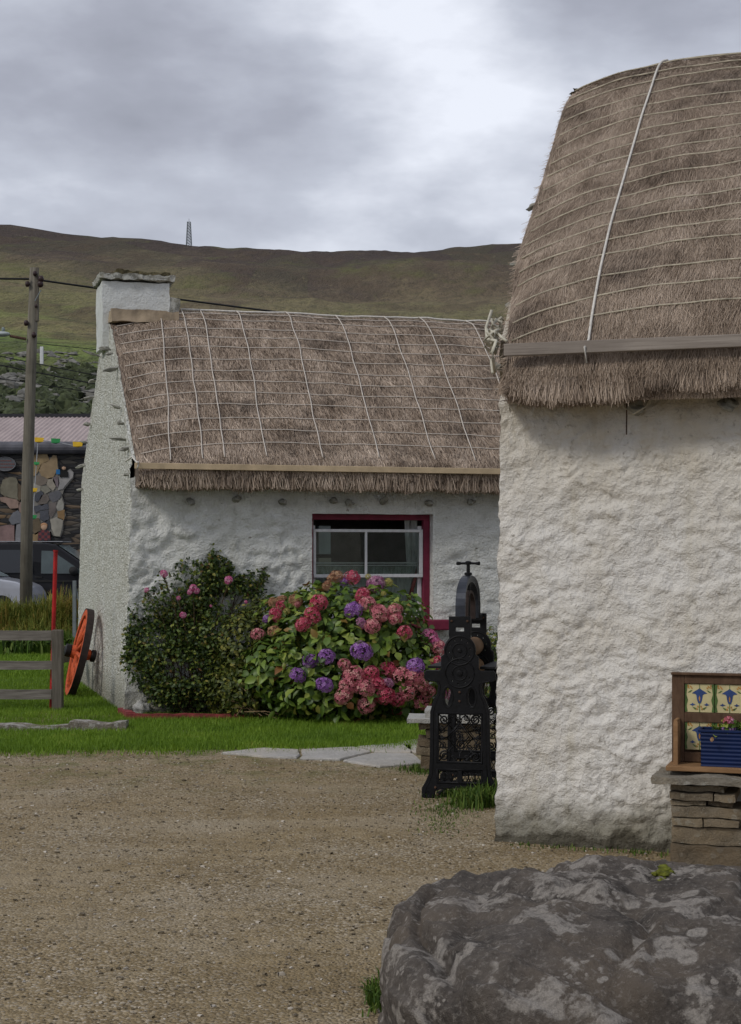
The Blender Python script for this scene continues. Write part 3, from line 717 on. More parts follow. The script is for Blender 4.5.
# chimney with haunching and mossy cap
def rough_box(g, c, d, n=(10, 6, 6), amp=.01, fr=6):
    x0, x1 = c[0]-d[0]/2, c[0]+d[0]/2; y0, y1 = c[1]-d[1]/2, c[1]+d[1]/2; z0, z1 = c[2]-d[2]/2, c[2]+d[2]/2
    def w_(p): p = Vector(p); return p+noise.noise_vector(p*fr)*amp+noise.noise_vector(p*fr*3)*amp*.4
    X, Y_, Z = np.linspace(x0, x1, n[0]+1), np.linspace(y0, y1, n[1]+1), np.linspace(z0, z1, n[2]+1)
    for y in (y0, y1): g.grid(lambda a, b_: w_((a, y, b_)), X, Z)
    for x in (x0, x1): g.grid(lambda a, b_: w_((x, a, b_)), Y_, Z)
    for z in (z0, z1): g.grid(lambda a, b_: w_((a, b_, z)), X, Y_)
g = MB(); rough_box(g, (.345, 2.42, 4.35), (.76, .6, .74), (20, 12, 14), .012); ch = g.build('chimney', MAT['chimney'], far, smooth=True)
g = MB(); rough_box(g, (.36, 2.42, 4.775), (.86, .7, .06), (34, 24, 4), .018, 12); g.build('chimney_cap', MAT['lichen_cap'], ch, smooth=False)
g = MB(); rough_box(g, (.42, 2.42, 4.83), (.62, .56, .05), (30, 20, 3), .03, 14); g.build('moss', MAT['moss_dry'], ch)
g = MB(); rough_box(g, (.42, 2.1, 4.31), (.76, .4, .13), (24, 8, 6), .02, 6); g.build('haunching', MAT['concrete'], ch, smooth=True)
g = MB(); rough_box(g, (.74, 2.33, 4.45), (.2, .4, .2), (8, 8, 6), .03, 6); g.build('flaunching', MAT['lichen_cap'], ch, smooth=True)
# rope along the ridge
g = MB(); rope(g, rf, .9, 1.0, 5.6, 1.0, .012, 50, .02, seed=50); g.build('ridge_rope', MAT['rope_white'], far, smooth=True)

# ---- window of the far cottage
def glass(name, tint, rough=.02, refl=1.0):
    m, nt, b = new_mat(name); nt.nodes.remove(b)
    tr = nt.nodes.new('ShaderNodeBsdfTransparent'); tr.inputs[0].default_value = (*tint, 1)
    gl = nt.nodes.new('ShaderNodeBsdfGlossy'); gl.inputs['Roughness'].default_value = rough
    fr = nt.nodes.new('ShaderNodeFresnel'); fr.inputs[0].default_value = 1.5
    x = nt.nodes.new('ShaderNodeMixShader'); nt.links.new(mth(nt, 'MULTIPLY', fr.outputs[0], refl), x.inputs[0])
    nt.links.new(tr.outputs[0], x.inputs[1]); nt.links.new(gl.outputs[0], x.inputs[2])
    nt.links.new(x.outputs[0], nt.nodes['Material Output'].inputs[0]); return m
MAT['glass'] = glass('window_glass', (.85, .9, .88))
MAT['net'] = None
m, nt, b = new_mat('net_curtain'); b.inputs['Base Color'].default_value = (.8, .82, .82, 1); b.inputs['Roughness'].default_value = .9
tr = nt.nodes.new('ShaderNodeBsdfTransparent'); x = nt.nodes.new('ShaderNodeMixShader')
n = nz(nt, objc(nt, (1, 1, .25)), 40, 3); nt.links.new(ramp(nt, [(.3, .5), (.7, .95)], n), x.inputs[0])
nt.links.new(tr.outputs[0], x.inputs[1]); nt.links.new(b.outputs[0], x.inputs[2]); nt.links.new(x.outputs[0], nt.nodes['Material Output'].inputs[0]); MAT['net'] = m
WA, WB, WZ0, WZ1 = 1.87, 3.19, .93, 2.05
win = MB(); yf = .13
win.box(((WA+WB)/2, yf, WZ1-.03), (WB-WA, .07, .06)); win.box((WA+.02, yf, (WZ0+WZ1)/2-.03), (.04, .07, WZ1-WZ0-.06)); win.box((WB-.035, yf, (WZ0+WZ1)/2-.03), (.07, .07, WZ1-WZ0-.06))
w_o = win.build('window', MAT['maroon'], far, bevel=.004)
g = MB(); g.box((2.53, .0, .885), (1.62, .3, .11)); g.build('sill', MAT['maroon'], w_o, bevel=.012)
def bars(lst, y, d):
    g = MB()
    for x0, x1, z0, z1 in lst: g.box(((x0+x1)/2, y, (z0+z1)/2), (x1-x0, d, z1-z0))
    return g
a, c_ = WA+.045, WB-.075
bars([(a, c_, 1.862, 1.892), (a, a+.028, 1.42, 1.862), (c_-.04, c_, 1.42, 1.862), (a, c_, 1.385, 1.42), (2.475, 2.50, 1.42, 1.862)], .12, .035).build('upper_sash', MAT['white_paint'], w_o, bevel=.003)
bars([(a, a+.03, .96, 1.93), (c_-.045, c_, .96, 1.93), (a+.03, c_-.045, .96, 1.04), (a+.03, c_-.045, 1.53, 1.545), (a+.03, c_-.045, 1.505, 1.518)], .165, .03).build('lower_sash', MAT['white_paint'], w_o, bevel=.003)
g = MB(); g.box(((a+c_)/2, .121, 1.64), (c_-a-.04, .004, .46)); g.build('upper_pane', MAT['glass'], w_o)
g = MB(); g.box(((a+c_)/2, .166, 1.28), (c_-a-.04, .004, .5)); g.build('lower_pane', MAT['glass'], w_o)
g = MB(); g.grid(lambda x, z: (x, .24+.012*math.sin(x*60+2*noise.noise(Vector((x*4, 0, 0)))), z), np.linspace(a, c_, 160), [.93, 1.2, 1.5]); g.build('net_curtain', MAT['net'], w_o, smooth=True)
for x0, x1 in ((a-.02, a+.03), (c_-.12, c_+.02)):
    g = MB(); g.grid(lambda x, z: (x+(.04*(z-1.5) if x0 < 2 else -.05*(z-1.5)), .29+.015*math.sin(x*70), z), np.linspace(x0, x1, 60), [.93, 1.3, 1.7, 2.1]); g.build('side_curtain', MAT['net'], w_o, smooth=True)
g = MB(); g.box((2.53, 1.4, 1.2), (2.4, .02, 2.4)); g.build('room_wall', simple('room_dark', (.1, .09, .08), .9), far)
# pale box and the red stick standing on the inner sill
p = Matrix.Rotation(FROT, 3, 'Z') @ Vector((0, 0, 0))
def farw(v): return Vector((-2.405, 16.05, 0)) + Matrix.Rotation(FROT, 3, 'Z') @ Vector(v)
o = thing('red_stick', 'bright red stick leaning inside the lower right of the cottage window', 'stick', farw((3.0, .19, 1.04)), FROT)
g = MB(); g.box((.035, 0, .26), (.035, .02, .46), Matrix.Rotation(R(17), 3, 'Y')); g.build('shaft', MAT['redpaint'], o)
g = MB(); g.tube([(-.045, 0, .0), (-.03, 0, .05)], .016, 8); g.build('ferrule', MAT['black'], o)
o = thing('storage_box', 'pale blue and cream box standing behind the upper left of the window', 'box', farw((2.09, .36, 1.66)), FROT)
g = MB(); g.box((0, 0, .12), (.13, .1, .3)); g.build('carton', simple('pale_carton', (.42, .48, .5), .8, .1), o, bevel=.004)
g = MB(); g.box((0, 0, -.12), (.14, .12, .1)); g.box((0, 0, -.42), (.5, .2, .03)); g.build('shelf', simple('cream', (.45, .42, .34), .8, .1), o, bevel=.004)

# ---- near cottage
NW, NL, NH = 4.6, 6.5, 2.52; NROT = R(-18)
near = thing('thatched_cottage', 'near thatched cottage with rough limewashed wall and roped straw roof, cut by the right edge', 'cottage', (.72, 8.89, 0), NROT)
rn = Roof([(-.22, 2.44), (-.285, 2.55), (-.25, 2.72), (-.12, 2.95), (.12, 3.24), (.5, 3.62), (1.0, 4.06), (1.5, 4.47), (1.95, 4.82), (2.3, 4.96)], NW, .17, .42, NL, 9, 1.1, .1)
make_wall(near, NW, NL, NH, rn, MAT['near_wall'], .0105, .022, 4.2, [], .02, -.13, .08, MAT['near_wall'])
g = thatch_body(near, rn, .035, NL, NH, 150, 120); th = g.build('thatch', MAT['thatch'], near, smooth=True)
S = [straws(rn, .0, 2.2, .04, 1.0, 230000, .1, .4, .0031, .022, .75), fringe(rn, .0, 2.0, 36000, .13, lambda x: 2.43+.055*min(1, max(0, (x-.7)/.25))+.07*max(0, 1-x/.12), .0032, .05)]
# ragged ends along the verge
n = 9000; VV = np.zeros((n, 4, 3))
for i in range(n):
    u = random.uniform(.03, 1.0); a = rn.p(.03, u, random.uniform(-.08, .01)); L = random.uniform(.015, .05)+.07*random.random()**4
    q = a+Vector((-L*random.uniform(.2, .9), random.gauss(0, .01)-L*.3, -L*random.uniform(.1, 1))); s = .002
    VV[i] = [a+Vector((0, s, s)), a-Vector((0, s, s)), q-Vector((0, s, s))*.5, q+Vector((0, s, s))*.5]
S.append(VV)
# loose wisps standing off the surface
n = 2200; VV = np.zeros((n, 4, 3))
for i in range(n):
    u = random.uniform(.1, 1.0); x_ = random.uniform(0, 1.6); a = rn.p(x_, u, .0); L = random.uniform(.05, .14)
    nn = rn.base(u)[1]; q = a+Vector((random.gauss(0, .6)*L, nn[0]*random.uniform(.1, .5)*L-.5*L, nn[1]*random.uniform(.1, .5)*L-.5*L)); s = .0014
    VV[i] = [a+Vector((s, 0, 0)), a-Vector((s, 0, 0)), q-Vector((s, 0, 0))*.5, q+Vector((s, 0, 0))*.5]
S.append(VV); S = np.concatenate(S)
np_mesh('straw', S.reshape(-1, 3), (np.arange(len(S))*4)[:, None]+np.arange(4), MAT['straw'], th)
rr = random.Random(8)
for i in range(20):
    u = .155+i*.0435+rr.uniform(-.006, .006)
    g = MB(); rope(g, rn, .03, u-.004, NL-.1, u+.002+rr.uniform(-.004, .004), .0052, 110, .028, .01, seed=i+5, k=6)
    g.build('cross_rope', MAT['rope_near'], near, smooth=True)
def near_local(px, py, D):
    """x on the roof for a place in the picture at depth D behind the front wall"""
    k = (px-CX)/F0; c, s = math.cos(NROT), math.sin(NROT)
    X0, Y0 = .72-s*D, 8.89+c*D
    return (k*Y0-X0)/(c-k*s)
sr, se = near_local(668, 58, 2.2), near_local(588, 355, -.25)
g = MB(); pts = []
for i in range(61):
    t_ = i/60; u = .1+t_*1.0; x_ = se+(sr-se)*(t_**1.0)+.03*math.sin(t_*PI)*-.6
    pts.append(rn.p(x_, u, .038))
pts = [Vector((se+.005, -.33, 2.62)), Vector((se, -.345, 2.7))]+pts
g.tube(pts, .0072, 7); g.build('down_rope', MAT['rope_white'], near, smooth=True)
g = MB(); g.box((.1+3.2, -.325, 2.705), (6.4, .03, .065)); g.build('eave_batten', MAT['batten_grey'], near, bevel=.004)
# pegs and knotted rope on the verge and under the eave
for i, (d, z) in enumerate(((.02, 2.66), (.1, 2.87), (.35, 3.05), (.6, 3.33), (.75, 3.48), (.98, 3.75), (1.5, 4.2))):
    peg(near, (.0, d, z), .05+.015*(i % 2), .02, (-1, -.1, .1), i+60)
for i, px in enumerate((636, 729)):
    x_ = near_local(px, 408, 0); peg(near, (x_, .0, 2.405), .13, .042, (0, -1, .05), i+80)
g = MB(); x_ = near_local(636, 408, -.05); g.tube([(x_-.06, -.05, 2.46), (x_-.05, -.12, 2.4), (x_, -.14, 2.36), (x_+.06, -.12, 2.4), (x_+.07, -.04, 2.46)], .005, 5); g.build('rope_loop', MAT['rope_near'], near, smooth=True)
g = MB(); rk = random.Random(3)
for c0 in ((-.05, .0, 2.82), (-.055, .02, 2.78), (.0, -.18, 2.8), (-.04, .1, 2.9)):
    q = Vector(c0); pts = []
    for i in range(20):
        a = i*.9; pts.append(q+Vector((.03*math.sin(a*1.3)+rk.uniform(-.01, .01), .035*math.cos(a), .04*math.sin(a)+rk.uniform(-.01, .01))))
    g.tube(pts, .008, 5)
g.tube([(-.06, .05, 2.98), (-.08, .0, 2.88), (-.05, -.1, 2.8), (.05, -.3, 2.76), (.04, -.345, 2.7), (.045, -.35, 2.66), (.03, -.25, 2.6), (-.03, -.05, 2.62), (-.05, .0, 2.7)], .009, 6)
g.tube([(-.05, .0, 2.82), (.0, -.12, 2.84), (.06, -.22, 2.79), (.1, -.27, 2.76)], .008, 6)
g.build('knotted_rope', simple('rope_knots', (.5, .47, .38), .9, .2, 30), near, smooth=True)
g = MB(); x_ = near_local(627, 430, -.02); g.tube([(x_, -.045, 2.5), (x_+.002, -.045, 2.36), (x_, -.04, 2.26)], .004, 5); g.build('dark_line', MAT['rust'], near)  # added tube that draws the thin dark crack line on the wall
# tuft growing out of the thatch by the ridge end
g = MB(); q = rn.p(.04, .96, 0); g.blob(q, (.045, .05, .022), .6, 2, 24, 16, 4); g.build('moss_tuft', MAT['moss_dry'], near)

# ------------------------------------------------------------------ stone bench, washstand back and planter by the near wall
def nearw(x, y, z=0): 
    v = Matrix.Rotation(NROT, 3, 'Z') @ Vector((x, y, z)); return Vector((.72, 8.89, 0))+v
bx = near_local(655, 775, -.3)
bench = thing('stone_bench', 'low stone bench of a thin slab on stacked stones under the tiled wooden back', 'bench', nearw(bx, -.05), NROT)
def slabmesh(L, D, T, seed, amp=.012, n=40):
    g = MB()
    def w_(p): p = Vector(p); return p+noise.noise_vector(p*5+Vector((seed, 0, 0)))*amp+noise.noise_vector(p*22+Vector((seed, 0, 0)))*amp*.45
    X = np.linspace(0, L, n); Yy = np.linspace(-D, 0, 16); Z = np.linspace(0, T, 5)
    for z in (0, T): g.grid(lambda a, b_: w_((a, b_, z)), X, Yy)
    for y in (-D, 0): g.grid(lambda a, b_: w_((a, y, b_)), X, Z)
    for x in (0, L): g.grid(lambda a, b_: w_((x, a, b_)), Yy, Z)
    return g
g = slabmesh(1.9, .36, .05, 3, .016, 90); g.v = [(x, y, z*(.75+.5*noise.noise(Vector((x*3, 0, 1))))+.437) for x, y, z in g.v]; g.build('slab', MAT['slab'], bench, smooth=False)
rs = random.Random(5)
def stack(root, x0, width, depth, courses, z0, seed, name='stone'):
    rq = random.Random(seed); z = z0
    for h, fr in courses:
        x = x0
        for f in fr:
            wd = width*f; g = MB(); rough_box(g, (x+wd/2, -depth/2-.01+rq.uniform(-.012, .012), z+h/2), (wd-.008, depth+rq.uniform(-.03, .03), h-.007), (10, 6, 4), .011, 9)
            g.build(name, MAT['bench_stone'], root, smooth=False); x += wd
        z += h
stack(bench, .085, .37, .3, [(.135, [1.0]), (.09, [1.0]), (.045, [.45, .5]), (.06, [.97]), (.03, [.5, .35]), (.045, [.6, .3]), (.035, [.75])], -.01, 1)
stack(bench, 1.35, .36, .3, [(.125, [.5, .5]), (.085, [.95]), (.06, [.45, .5]), (.055, [1.02]), (.05, [.5, .45]), (.04, [.85])], -.01, 2)

tx = near_local(672, 720, -.1)
wash = thing('washstand_back', 'tiled wooden washstand back with blue flower tiles standing on the stone bench', 'washstand', nearw(tx, -.09, .487), NROT)
TW = .065; TS = .152; NC = 5; LW = TW*2+TS*NC+.006*(NC-1)
g = MB(); g.box((LW/2+.02, -.06, .013), (LW+.06, .26, .026)); g.build('base_board', MAT['furn_pale'], wash, bevel=.004)
for x_ in (TW/2, LW-TW/2): g = MB(); g.box((x_, 0, .258), (TW, .035, .462)); g.build('stile', MAT['furn'], wash, bevel=.003)
z1, z0 = .444-.0, .236
g = MB(); g.box((LW/2, .0, .466), (LW-2*TW-.001, .033, .045)); g.box((LW/2, 0, .265), (LW-2*TW-.001, .033, .05)); g.box((LW/2, 0, .055), (LW-2*TW-.001, .033, .05)); g.build('rail', MAT['furn'], wash, bevel=.003)
g = MB(); g.box((LW/2, -.008, .495), (LW+.006, .05, .012)); g.build('cornice', MAT['furn'], wash, bevel=.003)
g = MB(); g.box((LW/2, .022, .26), (LW-.02, .008, .42)); g.build('backing', MAT['furn'], wash)
mt = simple('tile_cream', (.54, .47, .25), .35, .12, 14, spec=.5); mb_ = simple('tile_blue', (.025, .055, .17), .35, .3, 20, spec=.5); mg = simple('tile_green', (.07, .13, .03), .35, .3, 20, spec=.5); mo = simple('tile_ochre', (.42, .2, .04), .35, .3, 20, spec=.5)
def disc(g, c, rx, rz, y, n=14, rot=0):
    vs = [(c[0]+rx*math.cos(a)*math.cos(rot)-rz*math.sin(a)*math.sin(rot), y, c[1]+rx*math.cos(a)*math.sin(rot)+rz*math.sin(a)*math.cos(rot)) for a in [2*PI*k/n for k in range(n)]]
    g.add(vs, [tuple(range(n))])
def poly(g, pts, y): g.add([(x, y, z) for x, z in pts], [tuple(range(len(pts)))])
yt = -.008
for r_, zc in enumerate((.165+.004, .367)):
    for k in range(NC):
        cx = TW+.003+TS/2+k*(TS+.004); t_o = MB(); t_o.box((cx, -.002, zc), (TS-.001, .01, TS-.002)); to = t_o.build('tile', mt, wash, bevel=.0015)
        S_ = TS/.15
        def q(lst, k=1.0): return [(cx+a*S_*.001*k, zc+b_*S_*.001*k) for a, b_ in lst]
        g = MB()      # bell flower and two small ones
        poly(g, q([(0, 43), (7, 36), (18, 30), (32, 20), (17, 17), (13, 12), (10, -8), (5, -22), (-5, -22), (-10, -8), (-13, 12), (-17, 17), (-32, 20), (-18, 30), (-7, 36)], 1.25), yt-.0008)
        for sx in (-36, 36): poly(g, q([(sx-16, -34), (sx-4, -30), (sx, -24), (sx+5, -30), (sx+16, -34), (sx+4, -38), (sx, -41), (sx-5, -38)]), yt-.0008)
        g.build('blue_flower', mb_, to)
        g = MB(); poly(g, q([(0, 14), (4, 2), (2, -16), (-2, -16), (-4, 2)]), yt-.0016)
        for sx in (-1, 1):
            for (a, b_) in ((46, 60), (56, 54), (40, 52), (14, -56), (8, -44), (58, 64)): disc(g, q([(sx*a, b_)])[0], .006, .0038, yt-.0012, 8, a)
        g.build('ochre_mark', mo, to)
        g = MB(); poly(g, q([(-1.5, 73), (1.5, 73), (1.5, 44), (-1.5, 44)]), yt-.001); poly(g, q([(-1.5, -24), (1.5, -24), (2, -73), (-2, -73)]), yt-.001)
        for sx in (-1, 1):
            poly(g, q([(sx*75, 73), (sx*62, 70), (sx*68, 20), (sx*60, -10), (sx*67, -40), (sx*62, -70), (sx*75, -73)]), yt-.001)
            poly(g, q([(sx*62, 28), (sx*46, 40), (sx*36, 42), (sx*48, 30)]), yt-.001); poly(g, q([(sx*6, -58), (sx*22, -50), (sx*38, -44), (sx*24, -60)]), yt-.001)
        g.build('green_leaf', mg, to)
g = MB(); g.prism([(.022, .02), (.046, .02), (.046, .24), (.043, .262), (.025, .262), (.022, .24)], -.15, -.02); 
g.v = [(x, y if y > -.1 else y+.02, z) for x, y, z in g.v]; g.build('side_bracket', MAT['furn_pale'], wash, bevel=.003)

ax_ = near_local(702, 750, -.2)
pl = thing('planter', 'ribbed navy blue trough with pink geraniums on the stone bench', 'planter', nearw(ax_, -.18, .514), NROT)
m_b = simple('navy_plastic', (.003, .014, .065), .5, .2, 10, spec=.25)
g = MB(); PLn, PH, PD = .62, .185, .15
zs = np.linspace(0, PH, 81); prof = []
def pr(z, y, x=None):
    rb = .003*(.5+.5*math.cos(z/PH*9*2*PI))*(1 if z < PH*.97 else 0)
    return rb
for (ya) in (-1, 1):
    g.grid(lambda x, z: (x, ya*(PD/2*(.84+.16*z/PH)+pr(z, 0)), z), [0, PLn], zs)
for xa in (0, 1):
    g.grid(lambda y, z: (xa*PLn+(pr(z, 0) if xa else -pr(z, 0)), y*(PD/2*(.84+.16*z/PH)), z), [-1, 1], zs)
g.add([(0, -PD/2*.84, 0), (PLn, -PD/2*.84, 0), (PLn, PD/2*.84, 0), (0, PD/2*.84, 0)], [(0, 1, 2, 3)])
g.build('trough', m_b, pl)
g = MB()
for (c0, d0) in (((PLn/2, -PD/2, PH), (PLn+.03, .014, .014)), ((PLn/2, PD/2, PH), (PLn+.03, .014, .014)), ((-.007, 0, PH), (.014, PD, .013)), ((PLn+.007, 0, PH), (.014, PD, .013))): g.box(c0, d0)
g.build('rim', m_b, pl, bevel=.003)
g = MB(); g.box((PLn/2, 0, PH-.035), (PLn-.01, PD-.01, .03)); g.build('compost', MAT['soil'], pl)

def leaves(P, Nn, Lg, Wd, fold=.25, droop=.0):
    """P,Nn (n,3): leaf bases and facing; each leaf a folded six-point blade"""
    n = len(P); Nn = Nn/np.linalg.norm(Nn, axis=1)[:, None]
    rd = rng.normal(0, 1, (n, 3)); rd[:, 2] -= droop; d = rd-(rd*Nn).sum(1)[:, None]*Nn; d /= np.linalg.norm(d, axis=1)[:, None]+1e-9
    s = np.cross(Nn, d); L = np.array(Lg).reshape(-1, 1); W = np.array(Wd).reshape(-1, 1)*.5
    m1 = P+d*L*.33; m2 = P+d*L*.68+Nn*L*.02; tip = P+d*L-Nn*L*.12
    f = Nn*W*fold
    V = np.stack([P, m1+s*W+f, m2+s*W*.85+f, tip, m2-s*W*.85+f, m1-s*W+f, m1, m2], 1)
    Fq = np.array([[0, 1, 6, 6], [6, 1, 2, 7], [7, 2, 3, 3], [0, 6, 5, 5], [5, 6, 7, 4], [4, 7, 3, 3]])
    tris = np.array([[0, 1, 6], [1, 2, 7], [1, 7, 6], [2, 3, 7], [0, 6, 5], [6, 7, 5], [5, 7, 4], [7, 3, 4]])
    F = (tris[None]+(np.arange(n)*8)[:, None, None]).reshape(-1, 3)
    return V.reshape(-1, 3), F
n = 260; P = np.stack([rng.uniform(.05, PLn-.02, n), rng.normal(0, .035, n), PH+rng.uniform(-.02, .05, n)*1.0], 1); Nn = rng.normal(0, .5, (n, 3)); Nn[:, 2] += 1; Nn[:, 1] -= .4
P[:, 2] -= .035*(P[:, 0] < .1)
V, F = leaves(P, Nn, rng.uniform(.02, .035, n), rng.uniform(.02, .03, n)); np_mesh('foliage', V, F, MAT['hyd_leaf'], pl)

def flower_mesh(name, mat, rad, nf=95, flat=.82, petal=.3):
    """ball of little four-petalled florets"""
    V = []; F = []
    for i in range(nf):
        z = 1-2*(i+.5)/nf
        if z < -.75: continue
        a = i*2.39996; r_ = math.sqrt(max(0, 1-z*z)); nrm = Vector((r_*math.cos(a), r_*math.sin(a), z))
        nrm = (nrm+Vector((random.gauss(0, .12), random.gauss(0, .12), random.gauss(0, .12)))).normalized()
        c0 = nrm*rad*random.uniform(.86, 1.06); c0.z *= flat
        t1 = nrm.orthogonal().normalized(); t2 = nrm.cross(t1); a0 = random.uniform(0, 1.5); pr_ = rad*petal*random.uniform(.8, 1.15)
        b0 = len(V); V.append(c0)
        for k in range(4):
            for (da, rr_, hh) in ((-.55, .62, .12), (0, 1.0, .02), (.55, .62, .12)):
                an = a0+k*PI/2+da; V.append(c0+(t1*math.cos(an)+t2*math.sin(an))*pr_*rr_+nrm*pr_*(hh+.1))
        for k in range(4): q = b0+1+k*3; F.append((b0, q, q+1, q+2))
    b0 = len(V)
    me = bpy.data.meshes.new(name); me.from_pydata(V, [], F); me.materials.append(mat); return me
gm_ = flower_mesh('geranium_bloom', MAT['pet_light'], .016, 14, .8, .6)
gr_ = flower_mesh('geranium_bloom', MAT['pet_red'], .018, 16, .8, .6)
gp_ = flower_mesh('lobelia_bloom', MAT['pet_purple'], .012, 10, .8, .6)
for me, x_, z_ in ((gr_, .135, .245), (gr_, .128, .232), (gm_, .15, .236), (gp_, .162, .2), (gp_, .148, .19), (gp_, .11, .195), (gr_, .3, .24), (gm_, .4, .23), (gm_, .5, .235)):
    o = bpy.data.objects.new('bloom', me); link(o, pl); o.location = (x_, -.03, z_)
g = MB()
for x_ in (.13, .3, .4, .5, .15): g.tube([(x_, -.02, .17), (x_-.003, -.03, .235)], .0018, 4)
g.build('stem', MAT['weed'], pl)

# ------------------------------------------------------------------ foreground boulder
g = MB(); NU, NV = 420, 200; RX, RY, RZ = 1.4, 1.02, .47
C0 = Vector((1.41, 5.62, -.02))
def rock(u, v):
    th = v*PI*.5; ph = u*2*PI
    d = Vector((math.cos(th)*math.cos(ph), math.cos(th)*math.sin(ph), math.sin(th)))
    e = 3.1; k = (abs(d.x)**e+abs(d.y)**e+abs(d.z)**3.0)**(-1/e); p = Vector((d.x*k*RX, d.y*k*RY, d.z*k*RZ))
    h = noise.noise(p*1.3+Vector((2, 7, 1)))*.05+noise.noise(p*3.1+Vector((5, 0, 0)))*.022-abs(noise.noise(p*2.2+Vector((1, 4, 0))))*.02
    h += -.05*max(0, 1-abs(noise.noise(Vector((p.x*1.6+p.z*2, p.y*1.2-p.z, p.z*2+3))))*9)   # long cracks
    h += noise.noise(p*9)*.012+noise.noise(p*24)*.007+noise.noise(p*50)*.004+abs(noise.noise(p*5.5+Vector((0, 3, 0))))*.03
    dv = noise.voronoi(p*1.9+Vector((3, 1, 2)))[0]; h += min(.025, (dv[1]-dv[0])*.12)-.02; dv = noise.voronoi(p*4+noise.noise_vector(p*3)*.5)[0]; h += min(.006, (dv[1]-dv[0])*.09)-.005
    sw = (p.x*.32+p.y*.25+p.z*.9+noise.noise(p*2.2)*.09)/.13; fr_ = sw-math.floor(sw); h += .02*min(1, fr_*1.25)*(1 if fr_ < .8 else (1-fr_)/.2)-.008
    sw = (p.x*.8-p.y*.5+p.z*.3+noise.noise(p*1.7+Vector((8, 8, 8)))*.16)/.33; fr_ = sw-math.floor(sw); h += .022*(fr_ if fr_ < .9 else (1-fr_)*9)-.01
    # an overhanging lip on the left end, undercut below
    if p.x < -.7:
        zz_ = p.z/RZ; h += .045*math.exp(-((zz_-.6)/.2)**2)*min(1, (-.7-p.x)/.3)-.07*math.exp(-((zz_-.2)/.16)**2)*min(1, (-.7-p.x)/.3)
    n_ = Vector((d.x/RX, d.y/RY, d.z/RZ*1.1)).normalized()
    q = p+n_*h
    q.z += .03*p.x*max(0, p.z)   # a touch higher towards the middle
    return q
g.grid(rock, np.linspace(0, 1, NU), np.linspace(-.06, 1, NV))
bo = g.build('boulder', MAT['boulder'], None, smooth=True); bo.location = C0
tag(bo, 'big dark lichen-spotted boulder in the right foreground', 'boulder')
# moss cushion sitting in the crack at the top
def on_rock(px, py):
    best = None
    d = (at(px, py, 10)-Vector((0, 0, EYE))).normalized()
    mn = 9e9
    for u in np.linspace(.3, 1, 150):
        for v in np.linspace(0, 1, 60):
            q = rock(u, v)+C0; w_ = q-Vector((0, 0, EYE)); t_ = w_.dot(d); dist = (w_-d*t_).length
            if dist < .014 and t_ < mn: mn = t_; best = q
    return best if best else C0+Vector((0, 0, RZ))
g = MB(); q0 = on_rock(664, 872)
for i, (dx, dy, dz, r_) in enumerate(((0, 0, 0, .022), (.012, .05, .006, .025), (-.012, -.04, -.014, .02), (.016, .085, .01, .02), (-.024, -.065, -.024, .016), (-.03, .015, .0, .012), (.03, .02, .002, .016))):
    g.blob(q0+Vector((dx, dy, dz)), (r_, r_*1.1, r_*.5), .4, i, 14, 9, 3)
o = g.build('moss_cushion', MAT['moss'], bo, smooth=True); o.location = -C0; 

# ------------------------------------------------------------------ cast iron mangle
mg_o = thing('mangle', 'black ornate cast iron mangle with T-handle screw beside the near cottage corner', 'mangle', (.587, 10.5, 0), R(-13.6))
K = 152.4
def L2(px, py): return ((px-459.5)/K, EYE-(py-CY)/K)
def plate(outer, holes, th, name, parent, mat, y0, bev=.004, smooth_holes=True):
    cu = bpy.data.curves.new(name, 'CURVE'); cu.dimensions = '2D'; cu.fill_mode = 'BOTH'; cu.extrude = th/2; cu.bevel_depth = bev; cu.bevel_resolution = 1
    for poly_ in [outer]+holes:
        sp = cu.splines.new('POLY'); sp.points.add(len(poly_)-1)
        for q, (x, z) in zip(sp.points, poly_): q.co = (x, z, 0, 1)
        sp.use_cyclic_u = True
    tmp = bpy.data.objects.new('tmp', cu); COL.objects.link(tmp); dg = bpy.context.evaluated_depsgraph_get(); dg.update()
    me = bpy.data.meshes.new_from_object(tmp.evaluated_get(dg)); bpy.data.objects.remove(tmp); bpy.data.curves.remove(cu)
    me.transform(Matrix.Rotation(R(90), 4, 'X')); me.transform(Matrix.Translation((0, y0, 0)))
    me.materials.clear(); me.materials.append(mat); me.name = name
    return link(bpy.data.objects.new(name, me), parent)
def arc(cx, cy, r_, a0, a1, n=10): return [L2(cx+r_*math.cos(R(a0+(a1-a0)*k/n)), cy-r_*math.sin(R(a0+(a1-a0)*k/n))) for k in range(n+1)]
def ell(cx, cy, rx, ry, n=18): return [L2(cx+rx*math.cos(2*PI*k/n), cy-ry*math.sin(2*PI*k/n)) for k in range(n)]
def rect(x0, y0, x1, y1): return [L2(x0, y0), L2(x1, y0), L2(x1, y1), L2(x0, y1)]
m2 = lambda x: 919-x     # mirror about 459.5
left = [(449, 617), (449, 636)]
outer = [L2(449, 617), L2(449, 636.5)]+arc(459.5, 650.5, 15.5, 130, 190, 8)+[L2(444, 655), L2(441, 657), L2(441, 669), L2(439, 671), L2(426, 671), L2(424, 673), L2(424, 679), L2(427, 681), L2(436, 682), L2(438, 686), L2(437, 694), L2(433, 702), L2(430, 712), L2(429.5, 760), L2(428.5, 775), L2(425, 783), L2(421.5, 789), L2(421, 797), L2(423.5, 801.5), L2(430, 801.5), L2(433, 797), L2(434, 791.5), L2(441, 789), L2(459.5, 787.5)]
outer = outer+[(-x, z) for x, z in reversed(outer[:-1])]
